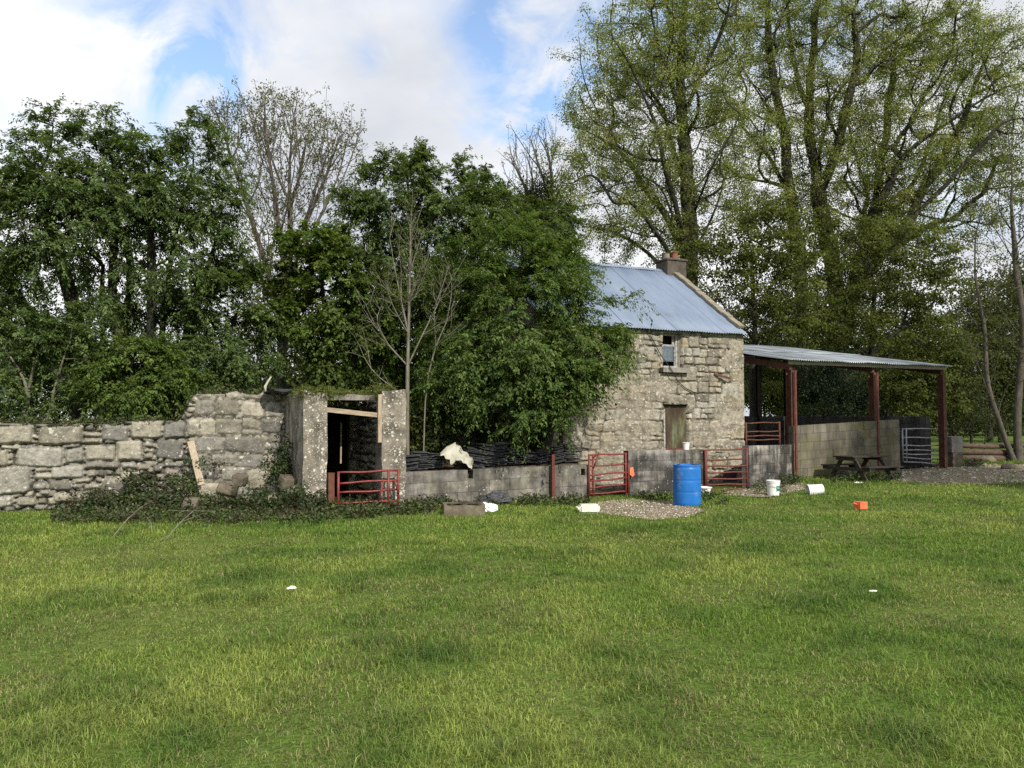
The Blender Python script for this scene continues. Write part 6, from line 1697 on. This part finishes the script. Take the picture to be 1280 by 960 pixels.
tree('lime_tree', 'great many stemmed lime towering over the shed with ivy clad trunks', 'tree', 37,
     [[(1003, 530, 0), (1004, 420, 0), (1000, 330, 0), (990, 240, 0), (975, 150, 0), (962, 60, 0), (960, -60, 0)], [(1045, 530, 0.3), (1046, 430, 0.3), (1040, 330, 0.3), (1020, 230, 0.3), (1012, 130, 0.5), (1020, 20, 0.5), (1030, -60, 0.5)],
      [1, (1047, 440, 0.2), (1058, 390, 0.2), (1080, 315, 0), (1095, 250, -0.5), (1125, 200, -1), (1165, 165, -1.5), (1210, 140, -2), (1250, 110, -2.2)],
      [1, (1052, 400, 0.2), (1088, 325, -1), (1130, 283, -1.5), (1170, 245, -2), (1205, 205, -2.3), (1245, 165, -2.5)], [1, (1055, 395, 0.2), (1095, 335, 0.5), (1125, 302, 0.8), (1155, 280, 1), (1190, 274, 1), (1235, 292, 1), (1262, 320, 1)],
      [1, (1095, 255, -0.5), (1104, 180, 1), (1112, 100, 1.5), (1125, 20, 2)], [1, (1020, 240, 0.3), (1055, 160, -1), (1070, 80, -1.5), (1075, 0, -2)], [1, (1062, 370, 0.2), (1120, 270, 2), (1160, 190, 2.6), (1190, 90, 3)],
      [0, (975, 160, 0), (935, 100, -1), (905, 40, -1.5)], [0, (990, 250, 0), (955, 185, 1), (915, 140, 1.5), (885, 120, 1.8)], [0, (998, 330, 0), (955, 268, -1.5), (915, 238, -2.2), (885, 232, -2.6)], [1, (1012, 140, 0.4), (990, 70, 1), (985, 0, 1)],
      [1, (1075, 330, 0), (1085, 240, 2), (1060, 170, 3), (1050, 90, 3)], [1, (1130, 283, -1.5), (1180, 200, 0), (1215, 120, 0.5), (1235, 50, 0.5)], [0, (1000, 350, 0), (965, 310, 1.5), (925, 290, 2.2), (895, 300, 2.4)], [1, (1020, 230, 0.3), (1035, 140, 2), (1085, 60, 2.6)], [1, (1125, 302, 0.8), (1180, 310, 1.8), (1225, 345, 2)]],
     [(960, 40, 80, 70, 4), (1050, 20, 90, 80, 4), (1130, 60, 80, 60, 4), (1190, 90, 70, 60, 3.5), (1225, 160, 60, 60, 3.5), (1000, 130, 90, 70, 4), (1090, 130, 90, 70, 4), (940, 180, 60, 60, 3), (1170, 210, 70, 50, 3.2), (1240, 240, 50, 46, 3), (1050, 220, 70, 50, 3), (950, 270, 60, 46, 2.6), (1120, 270, 60, 40, 2.8), (1200, 290, 60, 30, 2.5),
      (1000, -70, 150, 60, 4), (1255, 90, 46, 60, 2.5), (1160, 30, 80, 50, 3.5), (1250, 180, 50, 60, 3), (1230, 60, 50, 40, 3), (1100, 200, 120, 60, 3.5)], 4300, dict(lf2, R=0.50, m=84), 62, 0.62, 0.0145, 0.12, 'bark', 'lime_leaf', shell=2.4, ctip=3,
     ivy=dict(rmin=0.12, n=800, off=1.5, zmax=12.5, zmin=2, leaf=dict(pal=IVYP, m=44, R=0.5, size=0.085)), jit=0.08)
# low branching young growth under the limes
un = dict(m=60, R=0.46, size=0.105, aspect=0.7, droop=0.5, upb=0.7, pal=((0.115, 0.138, 0.035), (0.14, 0.162, 0.043), (0.09, 0.115, 0.03)), flat=0.55, hem=0.4)
tree('young_lime', 'spring green young tree with spreading low branches behind the cottage gable', 'tree', 30,
     [[(940, 530, 0), (940, 440, 0), (945, 380, 0), (935, 310, 0)], [0, (942, 430, 0), (900, 380, -0.8), (870, 340, -1)], [0, (942, 440, 0), (985, 400, 0.5), (1000, 370, 0.5)]],
     [(930, 330, 56, 36, 1.6), (900, 365, 46, 36, 1.4), (965, 370, 56, 44, 1.8), (940, 410, 56, 26, 1.5), (990, 410, 40, 30, 1.4), (885, 310, 34, 36, 1.2), (950, 300, 50, 30, 1.3), (985, 330, 44, 40, 1.6), (960, 270, 40, 24, 1.2)], 520, un, 63, 0.14, 0.007, 0.35, 'bark', 'lime_leaf', ctip=2)
tree('young_lime', 'spring green young tree spreading over the middle of the shed roof', 'tree', 31.5,
     [[(1095, 535, 0), (1093, 460, 0), (1090, 390, 0), (1090, 330, 0)], [0, (1093, 450, 0), (1050, 410, -0.5), (1020, 390, -0.6)], [0, (1093, 440, 0), (1140, 400, -0.4), (1165, 380, -0.5)]],
     [(1050, 400, 60, 36, 1.8), (1105, 370, 60, 50, 1.8), (1150, 400, 50, 46, 1.6), (1090, 430, 80, 24, 1.8), (1165, 440, 36, 30, 1.2), (1120, 330, 50, 34, 1.4), (1030, 440, 50, 20, 1.2), (1175, 350, 34, 34, 1.2), (1040, 340, 50, 44, 1.6), (1090, 300, 60, 34, 1.5), (1020, 290, 36, 34, 1.3), (1165, 310, 44, 30, 1.3)], 760, un, 64, 0.16, 0.007, 0.35, 'bark', 'lime_leaf', ctip=2)
und = dict(un, pal=((0.085, 0.108, 0.03), (0.105, 0.128, 0.036)), m=80)
tree('hazel_bush', 'green hazel bush growing low behind the end bay of the shed', 'bush', 30.5,
     [[(1140, 545, 0), (1140, 500, 0), (1145, 460, 0)], [(1150, 545, 0.2), (1175, 500, 0.2), (1185, 470, 0)], [(1125, 545, 0.2), (1100, 500, 0.2), (1085, 480, 0)]],
     [(1140, 480, 56, 36, 1.3), (1100, 490, 50, 30, 1.2), (1180, 490, 30, 36, 1.1), (1160, 520, 46, 20, 1.0), (1195, 445, 22, 26, 0.8)], 230, und, 65, 0.05, 0.006, 0.3, 'bark', 'lime_leaf', ctip=2)
tree('yew_bush', 'very dark evergreen bush seen under the shed roof', 'bush', 29.5,
     [[(1035, 545, 0), (1035, 500, 0), (1038, 470, 0)], [(1045, 545, 0.2), (1060, 500, 0), (1065, 480, 0)]],
     [(1030, 490, 36, 34, 1.0), (1060, 495, 36, 30, 1.0), (1010, 500, 16, 34, 0.6), (1040, 455, 40, 20, 0.9)], 150,
     dict(m=170, R=0.34, size=0.08, aspect=0.35, droop=0.3, upb=0.4, pal=((0.012, 0.026, 0.010), (0.018, 0.034, 0.013)), flat=0.9), 66, 0.08, 0.006, 0.3, 'bark', 'ivy', ctip=2)
# right-hand edge
tree('alder_tree', 'leaning thin trunked tree with a crooked stem beside the logs', 'tree', 25.5,
     [[(1270, 585, 0), (1256, 545, 0), (1240, 515, 0), (1232, 480, 0), (1230, 420, 0.1), (1220, 360, 0.2), (1215, 300, 0.2)], [(1274, 585, 0.1), (1272, 500, 0.1), (1276, 400, 0), (1268, 290, 0), (1262, 180, 0), (1266, 120, 0)], [0, (1236, 495, 0), (1215, 440, -0.4), (1200, 400, -0.6)], [0, (1270, 330, 0), (1230, 270, -0.5), (1210, 230, -0.8)], [0, (1272, 420, 0), (1240, 380, -0.5), (1225, 350, -0.7)]],
     [(1235, 250, 40, 60, 1.6), (1225, 350, 36, 50, 1.4), (1270, 180, 30, 60, 1.4), (1270, 300, 40, 60, 1.4), (1225, 430, 36, 34, 1.0), (1265, 440, 30, 50, 1.0), (1300, 250, 30, 90, 1.2)], 560,
     dict(m=11, R=0.26, size=0.075, aspect=0.65, droop=0.2, upb=0.5, pal=((0.10, 0.115, 0.04), (0.075, 0.09, 0.035)), flat=0.8), 67, 0.11, 0.0055, 0.5, 'bark_mid', 'lime_leaf', ctip=1)
tree('thorn_bush', 'thin grey green thorn thicket beyond the logs', 'bush', 31,
     [[(1215, 560, 0), (1212, 500, 0), (1205, 450, 0)], [(1230, 560, 0.3), (1240, 500, 0.3), (1245, 460, 0.3)], [(1195, 560, 0.2), (1190, 510, 0), (1195, 470, 0)]],
     [(1210, 500, 34, 34, 1.2), (1235, 530, 30, 20, 1.0), (1195, 470, 26, 40, 1.0), (1190, 530, 26, 24, 0.9)], 300,
     dict(m=30, R=0.32, size=0.08, aspect=0.55, droop=0.2, upb=0.5, pal=((0.055, 0.072, 0.03), (0.07, 0.08, 0.035)), flat=0.8), 68, 0.05, 0.006, 0.35, 'bark', 'lime_leaf', ctip=2)
tree('far_tree', 'hazy brownish tree far beyond the right end of the shed', 'tree', 60,
     [[(1250, 528, 0), (1250, 450, 0), (1248, 380, 0)]], [(1255, 400, 50, 60, 3), (1230, 440, 40, 50, 2.5), (1290, 420, 40, 60, 2.5), (1215, 480, 30, 30, 2), (1270, 350, 30, 26, 1.6)], 420,
     dict(m=40, R=0.8, size=0.22, aspect=0.7, droop=0.2, upb=0.5, pal=((0.075, 0.072, 0.055), (0.06, 0.062, 0.045), (0.09, 0.08, 0.06)), flat=0.9), 69, 0.3, 0.014, 0.3, 'bark', 'lime_leaf', ctip=2)
# bare crown and ivy clad stem between elder and lime
tree('bare_tree', 'bare twiggy grey crown against the sky with an ivy covered stem', 'tree', 42,
     [[(690, 530, 0), (690, 400, 0), (690, 300, 0), (688, 220, 0), (680, 150, 0)], [0, (690, 330, 0), (665, 250, 0.5), (640, 200, 0.5)], [0, (690, 260, 0), (670, 200, -0.5), (660, 160, -0.5)]],
     [(660, 185, 34, 36, 1.8), (680, 170, 26, 30, 1.4), (640, 200, 22, 22, 1.2), (655, 240, 40, 30, 1.4), (690, 230, 30, 40, 1.4)], 620,
     dict(m=2, R=0.12, size=0.09, aspect=0.5, droop=0.0, upb=0.5, pal=((0.10, 0.11, 0.05),), flat=1.0), 70, 0.24, 0.009, 0.6, 'bark_ash', 'lime_leaf', ctip=1,
     ivy=dict(rmin=0.06, n=620, off=0.9, zmax=14.5, zmin=2, leaf=dict(pal=((0.07, 0.095, 0.024), (0.05, 0.075, 0.02)), m=34, R=0.55, size=0.14)))
tree('sycamore_tree', 'leafy green tree standing between the big elder and the cottage roof, farther back', 'tree', 27,
     [[(690, 540, 0), (692, 440, 0), (690, 350, 0)], [0, (692, 420, 0), (660, 340, 0.4)]],
     [(690, 290, 40, 40, 1.4), (655, 280, 40, 30, 1.2), (700, 330, 40, 40, 1.2), (625, 250, 30, 22, 1.0), (600, 225, 14, 12, 0.6)], 200,
     dict(el, shoots=8, length=0.6, size=0.11, pal=((0.070, 0.10, 0.026), (0.055, 0.085, 0.022))), 71, 0.14, 0.007, 0.3, 'bark', 'leaf', ctip=2)
# unseen tree added on the right to shade the shed and the table
tree('unseen_shade_tree', 'unseen spreading tree, added to shade the shed and the table', 'tree', 13.5,
     [[(1860, 640, 0), (1856, 450, 0), (1850, 300, 0), (1850, 100, 0)]], [(1850, 150, 225, 180, 3.2), (1860, -40, 200, 150, 2.8)], 300,
     dict(m=110, R=0.7, size=0.17, aspect=0.6, droop=0.3, upb=0.6, pal=ELDER, flat=0.8), 72, 0.3, 0.01, 0.3, 'bark', 'leaf', ctip=2)
tree('hawthorn_bush', 'light green hawthorn seen through the shed between wall and rafter', 'bush', 36,
     [[(955, 540, 0), (955, 500, 0), (957, 480, 0)], [0, (955, 525, 0), (985, 500, 0)]], [(950, 490, 30, 22, 1.0), (980, 500, 34, 20, 1.0), (930, 500, 20, 16, 0.8)], 90,
     dict(un, pal=((0.15, 0.18, 0.05), (0.12, 0.15, 0.04)), m=80), 74, 0.06, 0.007, 0.3, 'bark', 'lime_leaf', ctip=2)
for k_, (bx_, els, words) in enumerate(((1236, [(1230, 400, 36, 60, 2.0), (1225, 470, 40, 50, 1.6)], 'brownish thorn rising left of the leaning alder'), (1290, [(1290, 400, 44, 80, 2.0), (1280, 480, 40, 44, 1.6)], 'brownish thorn at the picture edge behind the alder'), (940, [(930, 420, 50, 60, 2.0), (955, 470, 50, 40, 1.6)], 'deep green thorn directly behind the cottage corner and shed rafter'),
                                       (1020, [(1020, 420, 70, 60, 2.0), (1030, 490, 60, 34, 1.6)], 'deep green thorn behind the trunks of the great lime'),
                                       (1110, [(1110, 420, 70, 60, 2.0), (1105, 495, 70, 30, 1.6)], 'deep green thorn behind the middle post of the shed'),
                                       (1190, [(1190, 440, 60, 70, 2.0), (1185, 505, 60, 24, 1.4)], 'deep green thorn behind the end post of the shed'),
                                       (1252, [(1255, 490, 44, 36, 1.4), (1290, 450, 50, 60, 1.6)], 'deep green thorn behind the leaning alder stem'))):
    tree('thorn_bush', words, 'bush', 40, [[(bx_, 535, 0), (bx_, 480, 0), (bx_ + 3, 430, 0)], [0, (bx_, 525, 0), (bx_ + 25, 470, 0.2)]], els, 140,
         dict(un, pal=((0.085, 0.105, 0.035), (0.10, 0.12, 0.04), (0.07, 0.09, 0.03)), m=85, R=0.75, size=0.13), 90 + k_, 0.12, 0.008, 0.3, 'bark', 'lime_leaf', group='thorns behind the shed', ctip=2)
for k_, (stx, els, words) in enumerate((((-30, 540), [(-70, 440, 100, 80, 1.0), (0, 500, 70, 40, 0.8), (40, 455, 60, 50, 1.0)], 'dim thicket bush behind the elder bush at the picture edge'),
                                       ((100, 540), [(90, 460, 60, 46, 1.0), (60, 515, 80, 26, 0.9), (140, 485, 60, 36, 1.0)], 'dim thicket bush between the stems of the big left elder'),
                                       ((230, 540), [(200, 480, 70, 36, 1.0), (270, 470, 70, 50, 1.0), (230, 520, 90, 24, 0.9)], 'dim thicket bush behind the taller part of the boulder wall'),
                                       ((420, 540), [(400, 500, 70, 40, 1.0), (470, 500, 60, 40, 1.0), (480, 440, 50, 60, 1.0), (430, 460, 50, 40, 0.9)], 'dim thicket bush behind the porch roof'),
                                       ((575, 540), [(560, 470, 60, 60, 1.0), (600, 525, 70, 34, 1.0), (520, 520, 60, 34, 1.0), (650, 530, 50, 30, 1.0)], 'dim thicket bush behind the slates and the sapling'))):
    tree('thicket_bush', words, 'bush', 22.5, [[(stx[0], stx[1], 0), (stx[0] + 4, 490, 0), (stx[0] + 8, 440, 0)], [0, (stx[0], 530, 0), (stx[0] + 40, 470, 0.1)], [0, (stx[0], 530, 0), (stx[0] - 36, 480, 0.1)]], els, 165,
         dict(el, pal=((0.052, 0.074, 0.025), (0.068, 0.092, 0.032)), shoots=7, per=20, length=0.7, size=0.11), 80 + k_, 0.06, 0.006, 0.3, 'bark', 'leaf', group='thicket bushes behind the ruin', ctip=2)
# hedge lines far off: stuff one sees only between the trunks
rng = np.random.default_rng(9)
P = []
for (xa, xb, y, hmx, n) in ((-70, -8, 62, 7, 420), (6, 60, 75, 8, 900), (-30, 20, 90, 8, 300), (18, 64, 50, 3.4, 620)):
    for _ in range(n):
        x = rng.uniform(xa, xb); P.append((x, y + rng.uniform(-2, 2) + 0.15 * x, rng.uniform(0.3, 1) ** 0.6 * hmx * (0.5 + 0.8 * float(vn(x * 0.15, 1, 7)))))
weeds('far_hedge', 'distant hedgerow of mixed trees across the fields', 'hedge', P, 80, 1.6, 0.36, ((0.05, 0.075, 0.026), (0.075, 0.095, 0.035), (0.06, 0.062, 0.04)), 'lime_leaf', 10)
